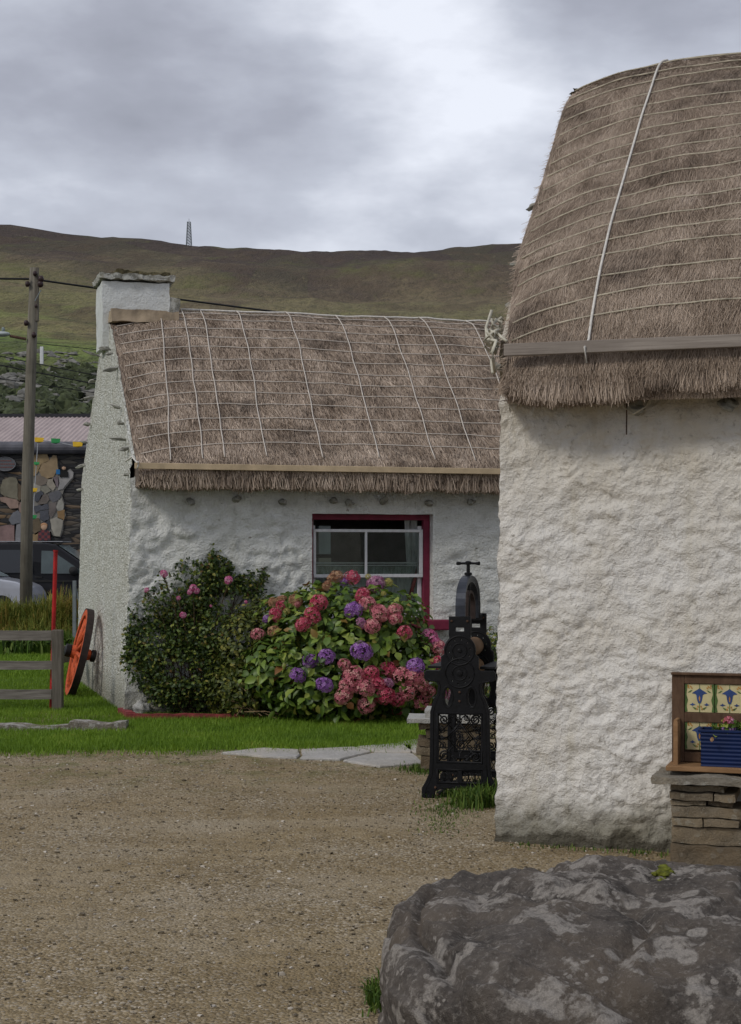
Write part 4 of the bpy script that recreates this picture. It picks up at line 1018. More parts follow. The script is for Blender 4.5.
holes = [rect(454.5, 627, 464.5, 632), ell(447.5, 697, 4.2, 9.5), ell(471.5, 697, 4.2, 9.5), rect(437.5, 714, 481.5, 762), rect(437.5, 770.5, 457.5, 782.5), rect(461.5, 770.5, 481.5, 782.5),
         ell(427.3, 794.5, 1.9, 2.6, 10), ell(m2(427.3), 794.5, 1.9, 2.6, 10)]
for cy in (650.5, 673):
    for a in range(0, 360, 36): holes.append(ell(459.5+11*math.cos(R(a+10)), cy-11*math.sin(R(a+10)), 1.15, 1.15, 8) if cy < 660 or 200 < a < 340 else None)
holes = [h for h in holes if h]
for idx_, y0 in enumerate((0, .62)):
    fr_o = plate(outer, holes, .018, 'end_frame', mg_o, MAT['iron'], y0, .004)
    # raised rings and hubs
    g = MB()
    def ring(cx, cy, r_, tr, n=28):
        x, z = L2(cx, cy); g.tube([(x+r_*math.cos(2*PI*k/n), y0-.013, z+r_*math.sin(2*PI*k/n)) for k in range(n+1)], tr, 6, cap=False)
    for cy in (650.5, 673): ring(459.5, cy, 14.5/K, .006); ring(459.5, cy, 7.2/K, .005)
    for cx in (447.5, 471.5):
        x, z = L2(cx, 697); g.tube([(x+5.4/K*math.cos(2*PI*k/24), y0-.012, z+10.8/K*math.sin(2*PI*k/24)) for k in range(25)], .0042, 6, cap=False)
    oo = [p_ for p_ in outer if p_[1] < L2(0, 684)[1]]
    hl = [(x*.9, z) for x, z in outer[17:30]]
    g.tube([(x, y0-.012, z) for x, z in hl], .004, 6); g.tube([(-x, y0-.012, z) for x, z in hl], .004, 6)
    for (a, b_, c2, d2) in ((436.5, 713, 482.5, 763), (436.5, 769.5, 482.5, 783.5)):
        pp = [L2(a, b_), L2(c2, b_), L2(c2, d2), L2(a, d2), L2(a, b_)]; g.tube([(x, y0-.012, z) for x, z in pp], .0042, 6)
    g.build('moulding', MAT['iron'], fr_o, smooth=True)
    for cy, r_ in ((650.5, .014), (673, .022)): g = MB(); g.lathe([(r_, y0-.012), (r_*.9, y0-.02), (r_*.5, y0-.022)], 'y', (L2(459.5, cy)[0], 0, L2(459.5, cy)[1]), 16); g.build('bearing', MAT['iron'], fr_o); g = MB()
    g = MB()
    for px_, py_ in ((459.5, 692), (459.5, 701), (437, 795), (482, 795), (451.5, 621), (467.5, 621), (435, 788), (484, 788)):
        x, z = L2(px_, py_); g.lathe([(.008, y0-.01), (.008, y0-.018), (.004, y0-.022)], 'y', (x, 0, z), 8)
    g.build('bolt', MAT['rust'], fr_o)
    # openwork panel: lozenge, rosette, scrolls
    g = MB(); cx, cz = L2(459.5, 738)
    def T(pts, r_=.0062): g.tube([(cx+a, y0, cz+b_) for a, b_ in pts], r_, 5)
    lz = [(0, .1), (.085, 0), (0, -.1), (-.085, 0), (0, .1)]; T(lz, .007); T([(a*.8, b_*.8) for a, b_ in lz], .004)
    for k in range(8):
        a = k*PI/4; T([(0, 0), (.018*math.cos(a+.4), .02*math.sin(a+.4)), (.036*math.cos(a), .04*math.sin(a)), (.018*math.cos(a-.4), .02*math.sin(a-.4)), (0, 0)], .004)
    hw, hh = 22/K, 24/K
    def spiral(x, z, r_, sgn, st, turns=1.6, n=26):
        return [(x+r_*(1-.75*k/n)*math.cos(st+sgn*turns*2*PI*k/n), z+r_*(1-.75*k/n)*math.sin(st+sgn*turns*2*PI*k/n)) for k in range(n+1)]
    for sx in (-1, 1):
        for sz in (-1, 1):
            T(spiral(sx*(hw-.04), sz*(hh-.038), .034, sx*sz, R(45))); T(spiral(sx*(hw-.028), sz*.052, .024, -sx*sz, R(90)), .004)
            T(spiral(sx*.045, sz*(hh-.024), .021, -sx*sz, 0), .004); T([(sx*hw, sz*hh), (sx*(hw-.05), sz*(hh-.05)), (sx*.05, sz*.06)], .005)
            T([(sx*(hw-.075), sz*hh), (sx*(hw-.085), sz*(hh-.05)), (sx*hw, sz*.02)], .004)
        T([(sx*.085, 0), (sx*hw, 0)], .006); T(spiral(sx*(hw-.022), 0, .018, sx, 0), .004)
        T([(sx*hw, hh*.7), (sx*(hw-.02), .03), (sx*hw, 0)], .0035); T([(sx*hw, -hh*.7), (sx*(hw-.02), -.03), (sx*hw, 0)], .0035)
    T([(0, .1), (0, hh)], .006); T([(0, -.1), (0, -hh)], .006)
    for (x0, x1) in ((437.5, 457.5), (461.5, 481.5)):
        a, z_ = L2(x0, 776.5); b_, _ = L2(x1, 776.5); n_ = 3
        for k in range(n_):
            c3 = a+(b_-a)*(k+.5)/n_
            g.tube([(c3+.021*math.cos(t2), y0, z_+.034*math.sin(t2)) for t2 in np.linspace(0, 2*PI, 16)], .004, 5)
            g.tube([(c3-.02, y0, z_+.035), (c3, y0, z_), (c3+.02, y0, z_+.035)], .0035, 5); g.tube([(c3-.02, y0, z_-.035), (c3, y0, z_), (c3+.02, y0, z_-.035)], .0035, 5)
    g.build('openwork', MAT['iron'], fr_o, smooth=True)
    g = MB()
    for sx in (-1, 1): x, z = sx*((459.5-427.3)/K), L2(0, 797.5)[1]; g.lathe([(.024, -.012), (.028, -.006), (.028, .006), (.024, .012)], 'y', (x, y0, .028), 18)
    g.build('castor', MAT['iron'], fr_o, smooth=False)
# rollers, stretchers, drip boards
for cy, r_ in ((650.5, .062), (673, .07)):
    x, z = L2(459.5, cy); g = MB(); g.lathe([(.018, 0), (.018, .05), (r_, .055), (r_, .565), (.018, .57), (.018, .62)], 'y', (x, 0, z), 26); g.build('roller', MAT['rollerwood'], mg_o, smooth=False)
g = MB()
for px_, py_ in ((437, 795), (482, 795), (459.5, 765), (445, 712), (474, 712)):
    x, z = L2(px_, py_); g.tube([(x, 0, z), (x, .62, z)], .012, 8)
g.build('tie_rod', MAT['iron'], mg_o)
for sx in (-1, 1):
    g = MB(); g.box((sx*.175, .31, L2(0, 668)[1]), (.1, .54, .018)); g.build('drip_board', MAT['iron'], mg_o, bevel=.003)
# leaf spring bowed over both frames, screw and T-handle
g = MB(); zt = L2(0, 576)[1]-.0; zb = L2(0, 618)[1]
def bow(off, wd, th, y_a, y_b, ztop, zbot):
    n = 22; vs = []; fs = []
    for k in range(n+1):
        a = PI*k/n; y = (y_a+y_b)/2-(y_b-y_a)/2*math.cos(a); z = zbot+(ztop-zbot)*math.sin(a)**.55
        y_i = (y_a+y_b)/2-((y_b-y_a)/2-th)*math.cos(a); z_i = zbot+(ztop-th-zbot)*math.sin(a)**.55
        w0 = wd*(.75+.25*abs(math.cos(a)))
        vs += [(-w0/2, y, z), (w0/2, y, z), (w0/2, y_i, z_i), (-w0/2, y_i, z_i)]
    for k in range(n):
        for j in range(4): fs.append((k*4+j, k*4+(j+1) % 4, (k+1)*4+(j+1) % 4, (k+1)*4+j))
    fs += [(0, 1, 2, 3), (n*4+3, n*4+2, n*4+1, n*4)]; g.add(vs, fs)
for j in range(4): bow(0, .066-.004*j, .010, .01+.0115*j, .61-.0115*j, zt-.0115*j, zb-.02)
g.build('leaf_spring', MAT['iron_spring'], mg_o)
g = MB(); bow(0, .05, .02, .16, .46, zt-.1, zb-.02); g.build('inner_spring', MAT['tyre_iron'], mg_o)
g = MB(); zz_ = L2(0, 563.5)[1]
g.lathe([(.014, zt-.4), (.014, zt), (.026, zt+.002), (.026, zt+.018), (.013, zt+.022), (.012, zz_-.01), (.02, zz_-.008), (.022, zz_+.01), (.012, zz_+.016)], 'z', (0, .31, 0), 16)
g.build('screw', MAT['iron'], mg_o, smooth=False)
g = MB(); g.lathe([(.004, -.082), (.012, -.08), (.0135, -.07), (.011, -.058), (.008, -.048), (.009, -.02), (.013, 0), (.009, .02), (.008, .048), (.011, .058), (.0135, .07), (.012, .08), (.004, .082)], 'x', (0, .31, zz_), 14)
g.build('t_handle', MAT['iron'], mg_o, smooth=True)
for y0 in (.0, .62):
    g = MB(); g.box((0, y0+(.03 if y0 == 0 else -.03), zb-.018), (.1, .04, .045)); g.build('spring_seat', MAT['iron'], mg_o, bevel=.006)

# ------------------------------------------------------------------ small stone seat behind the mangle
sb = thing('stone_bench', 'small stone bench with a pale slab top behind the black mangle', 'bench', (.3, 11.95, 0), R(-4))
g = MB()
def st_(u, v): return None
for i in range(1): pass
sx0, sx1, sd = -.02, .62, .42
prof = [(0, 0), (.0, .03), (.11, .085), (.42, .1)]
rough_box(g, (.31, .05, .392), (.66, .44, .03), (20, 14, 3), .006); rough_box(g, (.36, .06, .43), (.5, .3, .07), (16, 10, 4), .012)
g.build('slab', MAT['pale_slab'], sb, smooth=True)
rq = random.Random(9); z = 0
for k, h in enumerate((.13, .07, .06, .06, .055)):
    g = MB(); rough_box(g, (.33+rq.uniform(-.02, .02), .06, z+h/2-.005), (.5+rq.uniform(-.04, .06), .34, h-.008), (14, 8, 4), .016, 8); g.build('stone', MAT['bench_stone'], sb); z += h

# ------------------------------------------------------------------ flower bed
def bed(): pass
soil = MB(); soil.grid(lambda x, k: (x, 15.62+k*(.75+.29*(x+2.5)), .03+.02*noise.noise(Vector((x*6, k*5, 0)))), np.linspace(-2.42, .75, 60), np.linspace(0, 1, 14))
struct(soil.build('flower_bed_soil', MAT['soil'], smooth=True))
kb = thing('red_edging', 'faded red painted edging of the flower bed at the corner of the far cottage', 'edging', (-2.33, 15.6, 0), 0)
g = MB(); rough_box(g, (.6, 0, .035), (1.3, .06, .075), (40, 3, 3), .008); g.build('long_edge', MAT['kerbred'], kb, smooth=False)
g = MB(); rough_box(g, (0, .26, .04), (.075, .5, .085), (3, 16, 3), .01); 
g.v = [(x-(y-.0)*.35, y, z) for x, y, z in g.v]; g.build('end_edge', MAT['kerbred'], kb, smooth=False)
g = MB(); g.blob((0, 0, .05), (.085, .08, .075), .2, 2, 22, 14); o = g.build('stone', MAT['pale_slab'], None, smooth=True); o.location = at(142, 707, 16.0); o.location.z = .03
tag(o, 'rounded white stone inside the corner of the red bed edging', 'stone')

def shell(blobs, n, inner=.72, up=.35, jit=.5, gap=None):
    """points in the outer shell of several ellipsoids given as (px,py,rx,ry,Y,ryd)"""
    vol = np.array([b_[2]*b_[3] for b_ in blobs], float); vol /= vol.sum(); P = []; Nn = []
    for k, bl in enumerate(blobs):
        px, py, rx, ry, Yc, rd = bl; c0 = at(px, py, Yc); sx, sz = rx/F0*Yc, ry/F0*Yc; m_ = int(n*vol[k])
        d = rng.normal(0, 1, (m_*2, 3)); d /= np.linalg.norm(d, axis=1)[:, None]; d = d[(d[:, 1] < .45)][:m_]
        r_ = 1-(1-inner)*rng.uniform(0, 1, len(d))**1.6
        lum = np.array([noise.noise(Vector(tuple(q*2.3))+Vector((k*3, 0, 0))) for q in d]); r_ = r_*(1+.22*lum)
        p = np.array(c0)+d*r_[:, None]*np.array([sx, rd, sz]); nn = d/np.array([sx, rd, sz]); nn /= np.linalg.norm(nn, axis=1)[:, None]
        nn += rng.normal(0, jit, nn.shape)*.6; nn[:, 2] += up; keep = p[:, 2] > .03
        if gap is not None:
            gv = np.array([noise.noise(Vector(tuple(q*3.2))) for q in p]); keep &= gv > gap
        P.append(p[keep]); Nn.append(nn[keep])
    return np.concatenate(P), np.concatenate(Nn)

# hydrangea
HY_B = [(345, 655, 88, 58, 15.75, .75), (330, 625, 62, 42, 15.85, .6), (385, 635, 48, 48, 15.7, .6), (285, 668, 48, 42, 15.7, .55), (415, 672, 32, 38, 15.5, .45), (345, 690, 80, 30, 15.5, .6), (300, 614, 45, 22, 15.9, .4), (383, 612, 24, 14, 15.9, .4)]
hy = thing('hydrangea', 'rounded hydrangea bush in pink and purple bloom under the maroon window', 'shrub', (0, 0, 0)); ORG = Vector((-.15, 15.75, 0)); hy.location = ORG
P, Nn = shell(HY_B, 6000, .68, .6, .7); V, F = leaves(P-np.array(ORG), Nn, rng.uniform(.05, .14, len(P)), rng.uniform(.035, .085, len(P)), .35, .6)
np_mesh('foliage', V, F, MAT['hyd_leaf'], hy)
g = MB()
for i in range(46):
    a = random.uniform(-1, 1); b0 = Vector((a*.25, random.uniform(-.2, .2), 0)); e_ = Vector((a*.85, random.uniform(-.5, .2), random.uniform(.5, 1.15)*(1-.4*abs(a))))
    g.tube([b0, b0.lerp(e_, .5)+Vector((0, 0, .1)), e_], .009, 5, r2=.005)
g.build('stem', MAT['stem'], hy)
fl = {}
for key, mt_ in (('pink', 'pet_pink'), ('red', 'pet_red'), ('purple', 'pet_purple'), ('mauve', 'pet_mauve'), ('tan', 'pet_tan'), ('light', 'pet_light'), ('yellow', 'pet_yellow')):
    fl[key] = [flower_mesh('bloom_'+key, MAT[mt_], 1.0, 105, .85, .27) for _ in range(2)]
HEADS = [(408,270,'red',22),(480,290,'mauve',27),(305,347,'red',25),(285,388,'red',25),(255,415,'red',22),(190,358,'red',17),(173,385,'red',21),(118,447,'pink',21),(440,325,'red',23),(455,352,'pink',24),
 (495,380,'pink',27),(540,372,'pink',22),(543,398,'pink',20),(470,420,'pink',24),(570,440,'red',22),(360,268,'tan',20),(345,272,'tan',15),(330,296,'tan',15),(165,435,'tan',18),(165,348,'tan',16),(190,340,'tan',16),(233,343,'tan',20),
 (145,398,'purple',13),(413,372,'purple',27),(437,410,'mauve',16),(437,498,'purple',31),(328,515,'purple',25),(278,527,'purple',22),(240,573,'purple',24),(322,602,'purple',25),(603,545,'purple',26),(385,540,'pink',20),
 (412,573,'pink',31),(465,568,'red',26),(520,555,'red',25),(563,575,'pink',28),(600,575,'pink',28),(518,597,'mauve',18),(447,613,'pink',28),(580,620,'pink',30),(510,635,'red',27),(547,647,'red',22),(382,635,'pink',27),
 (453,662,'pink',28),(395,605,'pink',25),(490,598,'red',20),(622,655,'pink',27),(645,455,'light',26),(660,470,'light',20),(675,487,'pink',24),(672,535,'red',22),(550,692,'red',24),(622,600,'pink',22),(643,622,'pink',20),
 (383,283,'purple',13),(520,285,'yellow',13),(458,268,'yellow',9),(505,320,'yellow',8),(207,374,'yellow',10),(700,628,'light',24),(690,560,'pink',22),(238,352,'pink',10)]
for i, (zx, zy, kd, rz_) in enumerate(HEADS):
    px, py = 220+zx/3.0875, 490+zy/3.0875; best = 15.9
    for (bx_, by, rx, ry, Yc, rd) in HY_B:
        q = 1-((px-bx_)/rx)**2-((py-by)/ry)**2
        if q > 0: best = min(best, Yc-rd*math.sqrt(q))
    Yd = best-.03; r_ = rz_/3.0875/F0*Yd*1.08
    o = bpy.data.objects.new('flower_head', fl[kd][i % 2]); link(o, hy); o.location = at(px, py, Yd)-ORG; o.scale = (r_, r_, r_)
    o.rotation_euler = (random.uniform(.2, .9), random.uniform(-.4, .4), random.uniform(0, 6))
# rose bush against the wall
RB = [(180, 660, 50, 48, 16.05, .35), (160, 620, 22, 45, 16.15, .25), (195, 600, 34, 42, 16.2, .28), (215, 595, 26, 40, 16.25, .28), (180, 578, 11, 24, 16.25, .15), (216, 570, 11, 22, 16.3, .15), (240, 600, 24, 26, 16.3, .22), (225, 655, 42, 55, 16.0, .35), (150, 655, 26, 36, 16.0, .25), (150, 590, 9, 18, 16.2, .12), (258, 585, 8, 12, 16.4, .12), (190, 690, 45, 20, 15.95, .3),
      (143, 578, 6, 16, 16.25, .1), (172, 562, 7, 16, 16.3, .1), (181, 556, 5, 10, 16.3, .1), (213, 556, 6, 14, 16.3, .1), (199, 570, 8, 16, 16.3, .1), (241, 582, 6, 12, 16.35, .1), (263, 574, 5, 9, 16.4, .1), (250, 572, 5, 9, 16.4, .1), (130, 640, 7, 18, 16.0, .12), (125, 662, 6, 10, 15.95, .12), (134, 618, 6, 16, 16.05, .12), (228, 570, 7, 10, 16.3, .1)]
rose = thing('rose_bush', 'loose rose bush with a few pink roses against the far cottage wall', 'shrub', (-1.8, 16.0, 0)); RO = Vector((-1.8, 16.0, 0))
P, Nn = shell(RB, 18000, .25, .4, .8, gap=-.27); P = P[P[:, 1] < 16.06+.29*(P[:, 0]+2.405)]; Nn = Nn[:len(P)]
V, F = leaves(P-np.array(RO), Nn, rng.uniform(.028, .055, len(P)), rng.uniform(.02, .034, len(P)), .3, .4); np_mesh('foliage', V, F, MAT['rose_leaf'], rose)
g = MB()
for i in range(46):
    bl = RB[i % len(RB)]; e_ = at(bl[0]+random.gauss(0, bl[2]*.5), bl[1]-random.uniform(-.3, .95)*bl[3], bl[4])-RO; b0 = Vector((random.uniform(-.2, .45), random.uniform(-.1, .1), 0))
    g.tube([b0, b0.lerp(e_, .5)+Vector((random.gauss(0, .06), 0, .05)), e_], .007, 5, r2=.003)
for px, py in ((164, 576), (193, 592), (228.5, 583), (146.5, 592), (178.5, 600), (183, 617), (246, 604)):
    e_ = at(px, py, 15.86)-RO; e_.y = (15.86 if py > 570 else 16.0)-16.0; b0 = Vector((e_.x*.35, 0, e_.z*.45)); g.tube([b0, b0.lerp(e_, .5)+Vector((.02, 0, .06)), e_], .0055, 5, r2=.004)
g.build('stem', MAT['stem'], rose)
SP = []
for px, py in ((164, 578), (162, 586), (147, 596), (149, 606), (164, 596), (193, 597), (229, 588)):
    for _ in range(16): SP.append(at(px+random.gauss(0, 3), py+random.gauss(0, 4), 15.88))
SP = np.array([tuple(q) for q in SP]); V, F = leaves(SP-np.array(RO), rng.normal(0, 1, (len(SP), 3))+np.array([0, -.8, .5]), rng.uniform(.03, .05, len(SP)), rng.uniform(.02, .03, len(SP)), .3, .4); np_mesh('foliage', V, F, MAT['rose_leaf'], rose)
rose_me = flower_mesh('rose', MAT['pet_light'], 1.0, 42, .85, .5)
for px, py, r_ in ((164, 573.5, 4), (193, 588, 4), (190, 592, 3), (197, 591, 3), (228.5, 580, 4.4), (146.5, 590, 2.6), (178.5, 598, 2.2), (183, 615, 3.4), (246, 602, 1.8), (211, 606, 1.4)):
    o = bpy.data.objects.new('rose_bloom', rose_me); link(o, rose); Yd = 15.83 if py > 570 else 16.0; o.location = at(px, py, Yd)-RO; s = .92*r_/F0*Yd; o.scale = (s, s, s); o.rotation_euler = (.8, random.uniform(-.3, .3), random.uniform(0, 6))
# low shrub between them
SB = [(245, 650, 30, 42, 15.8, .35), (250, 690, 34, 30, 15.7, .3), (262, 622, 20, 24, 15.95, .25), (232, 690, 28, 25, 15.75, .3)]
shr = thing('privet_shrub', 'yellow-green leafy shrub wedged between the rose bush and the hydrangea', 'shrub', (-1.2, 15.8, 0)); SO = Vector((-1.2, 15.8, 0))
P, Nn = shell(SB, 4200, .5, .4, .7, gap=-.35); V, F = leaves(P-np.array(SO), Nn, rng.uniform(.04, .07, len(P)), rng.uniform(.022, .034, len(P)), .3, .3); np_mesh('foliage', V, F, MAT['shrub_leaf'], shr)
g = MB()
for i in range(16):
    e_ = at(random.gauss(245, 14), random.uniform(620, 680), 15.8)-SO; g.tube([(random.gauss(0, .06), 0, 0), e_*.5+Vector((random.gauss(0, .05), 0, 0)), e_], .007, 5, r2=.003)
g.build('stem', MAT['stem'], shr)
g = MB(); rr = random.Random(2)
for (x0, y0, x1, y1) in ((228, 700, 262, 716), (232, 707, 278, 719), (235, 682, 258, 706), (240, 712, 290, 716), (252, 700, 236, 716), (262, 695, 292, 717), (255, 714, 236, 706)):
    a, b_ = at(x0, y0, 15.5), at(x1, y1, 15.45); a.z = max(a.z, .03); b_.z = max(b_.z, .03); mid = a.lerp(b_, .5)+Vector((0, rr.uniform(-.05, .05), .03)); g.tube([a, mid, b_], .006, 5, r2=.003)
o = g.build('dry_branches', MAT['dry_stem'], None); tag(o, 'bare dry branches lying on the bed below the shrubs', 'branches')
# a green shrub glimpsed right of the mangle
P, Nn = shell([(491, 650, 14, 24, 15.3, .4), (495, 680, 16, 40, 15.3, .4)], 1500, .3, .3, .8); V, F = leaves(P, Nn, rng.uniform(.03, .06, len(P)), rng.uniform(.02, .03, len(P)))
gs = thing('bush', 'small green bush glimpsed between the mangle and the near cottage', 'shrub', (1.15, 15.3, 0))
V = V-np.array([1.15, 15.3, 0]); np_mesh('foliage', V, F, MAT['rose_leaf'], gs)
g = MB()
for i in range(8): g.tube([(random.gauss(0, .05), 0, 0), (random.gauss(0, .1), random.gauss(0, .1), .8)], .008, 5)
g.build('stem', MAT['stem'], gs)

# kerb stone lying in the lawn
g = MB(); X0, X1 = (-20-CX)/F0*14.6, (127-CX)/F0*14.6
rough_box(g, ((X0+X1)/2, 14.62, .045), (X1-X0, .22, .1), (90, 8, 5), .02, 4)
g.v = [(x, y+.06*noise.noise(Vector((x*2, 0, 0))), z*(.75+.5*noise.noise(Vector((x*2.5, 3, 0)))+.25*(x > (70-CX)/F0*14.6))) for x, y, z in g.v]
o = g.build('kerb_stone', MAT['kerbstone'], None, smooth=True); tag(o, 'long low weathered stone lying in the lawn before the rail fence', 'kerb stone')

# ------------------------------------------------------------------ fence, red pole, steel post
fe = thing('rail_fence', 'grey weathered three-rail timber fence ending at a square post', 'fence', (-3.2, 16.5, 0))
Xp = (56.6-CX)/F0*16.45
def fz(py): return EYE-(py-CY)/F0*16.5
g = MB(); g.box((Xp+3.2, 0, .42), (.105, .1, .86), jit=.004); g.build('post', MAT['postwood'], fe, bevel=.006)
g = MB(); g.box((Xp+3.2-2.4, 0, .42), (.105, .1, .86), jit=.004); g.build('post', MAT['postwood'], fe, bevel=.006)
for i, (ya, yb) in enumerate(((631, 640.5), (661.5, 670), (690, 699.5))):
    z0_, z1_ = fz(yb), fz(ya); xl, xr = (-45-CX)/F0*16.5+3.2-1.2, (50.5-CX)/F0*16.5+3.2
    g = MB(); rough_box(g, ((xl+xr)/2, .07, (z0_+z1_)/2), (xr-xl, .035, z1_-z0_), (40, 2, 2), .006, 2); g.build('rail', MAT['fencewood'], fe, bevel=.003)
g = MB(); q1, q2 = at(58, 653, 18.9), at(73, 655, 19.4); rot_ = math.atan2(q2.y-q1.y, q2.x-q1.x); mid = (q1+q2)/2-Vector((-3.2, 16.5, 0))
g.box(mid, ((q2-q1).length, .035, .2), Matrix.Rotation(rot_, 3, 'Z')); g.build('side_rail', MAT['postwood'], fe, bevel=.003)
o = thing('red_pole', 'thin bright red pole standing just behind the end post of the rail fence', 'pole', at(51.2, 705, 16.64))
o.location.z = 0; tp = at(55.6, 552, 16.64)-Vector(o.location)
g = MB(); g.tube([(0, 0, 0), tp], .022, 8); g.build('shaft', MAT['redpaint'], o, smooth=False)
g = MB(); tpn = tp.normalized(); g.tube([tp, tp+tpn*.02], .026, 8); g.build('end_cap', MAT['redpaint'], o)
o = thing('steel_post', 'slim grey steel fence post with a strut before the parked van', 'post', (at(74.5, 640, 26).x, 26, 0))
g = MB(); g.box((0, 0, .6), (.055, .055, 1.23)); g.build('upright', MAT['galv'], o, bevel=.004)
g = MB(); g.tube([(.02, 0, 1.1), (.28, 0, .02)], .014, 6); g.build('strut', MAT['galv'], o)
g = MB(); g.tube([(0, 0, .93), (1.5, .5, .92)], .006, 5); g.tube([(0, 0, .6), (1.5, .5, .59)], .006, 5); g.build('wire', MAT['galv'], o)

# ------------------------------------------------------------------ orange cart wheel
wh = thing('cart_wheel', 'old orange cart wheel with black hub leaning on the gable of the far cottage', 'wheel', (0, 0, 0))
RW = .515; cw = at(79.5, 657, 18.25)
phi = math.atan2(.96, -.27)          # direction of the wheel plane on the ground
dirp = Vector((math.cos(phi), math.sin(phi), 0)); nrm0 = Vector((dirp.y, -dirp.x, 0))
nrm0 = nrm0 if nrm0.x < 0 else -nrm0
lean = R(13.5); up_ = (Vector((0, 0, 1))*math.cos(lean)-nrm0*math.sin(lean)).normalized(); ax = dirp.cross(up_).normalized()
ax = ax if ax.x < 0 else -ax
wh.matrix_world = Matrix.Translation((cw.x, cw.y, RW*math.cos(lean)+.005)) @ Matrix((dirp, up_, ax)).transposed().to_4x4()
def torusring(g, r0, r1, h0, h1, n=56):
    vs = []; fs = []
    for k in range(n):
        a = 2*PI*k/n
        for r_, h in ((r0, h0), (r1, h0), (r1, h1), (r0, h1)): vs.append((r_*math.cos(a), r_*math.sin(a), h))
    for k in range(n):
        for j in range(4): fs.append((k*4+j, k*4+(j+1) % 4, ((k+1) % n)*4+(j+1) % 4, ((k+1) % n)*4+j))
    g.add(vs, fs)
g = MB(); torusring(g, RW-.085, RW-.012, -.035, .04); g.build('felloe', MAT['orange'], wh, bevel=.006)
g = MB(); torusring(g, RW-.011, RW, -.04, .04); g.build('iron_tyre', MAT['tyre_iron'], wh)
for k in range(12):
    a = 2*PI*k/12+.1; g = MB(); g.tube([(.07*math.cos(a), .07*math.sin(a), .03), ((RW-.08)*math.cos(a), (RW-.08)*math.sin(a), .0)], .028, 8, r2=.021); g.build('spoke', MAT['orange'], wh, smooth=True)
g = MB(); g.lathe([(.05, -.13), (.062, -.12), (.075, -.04), (.1, -.03), (.1, .04), (.08, .05), (.066, .1)], 'z', (0, 0, 0), 24); g.build('hub', MAT['orange'], wh)
g = MB(); g.lathe([(.07, .1), (.075, .11), (.075, .16), (.05, .17), (.03, .175)], 'z', (0, 0, 0), 24); g.lathe([(.066, -.132), (.07, -.14), (.07, -.18), (.04, -.19)], 'z', (0, 0, 0), 24); g.build('hub_band', MAT['black'], wh)

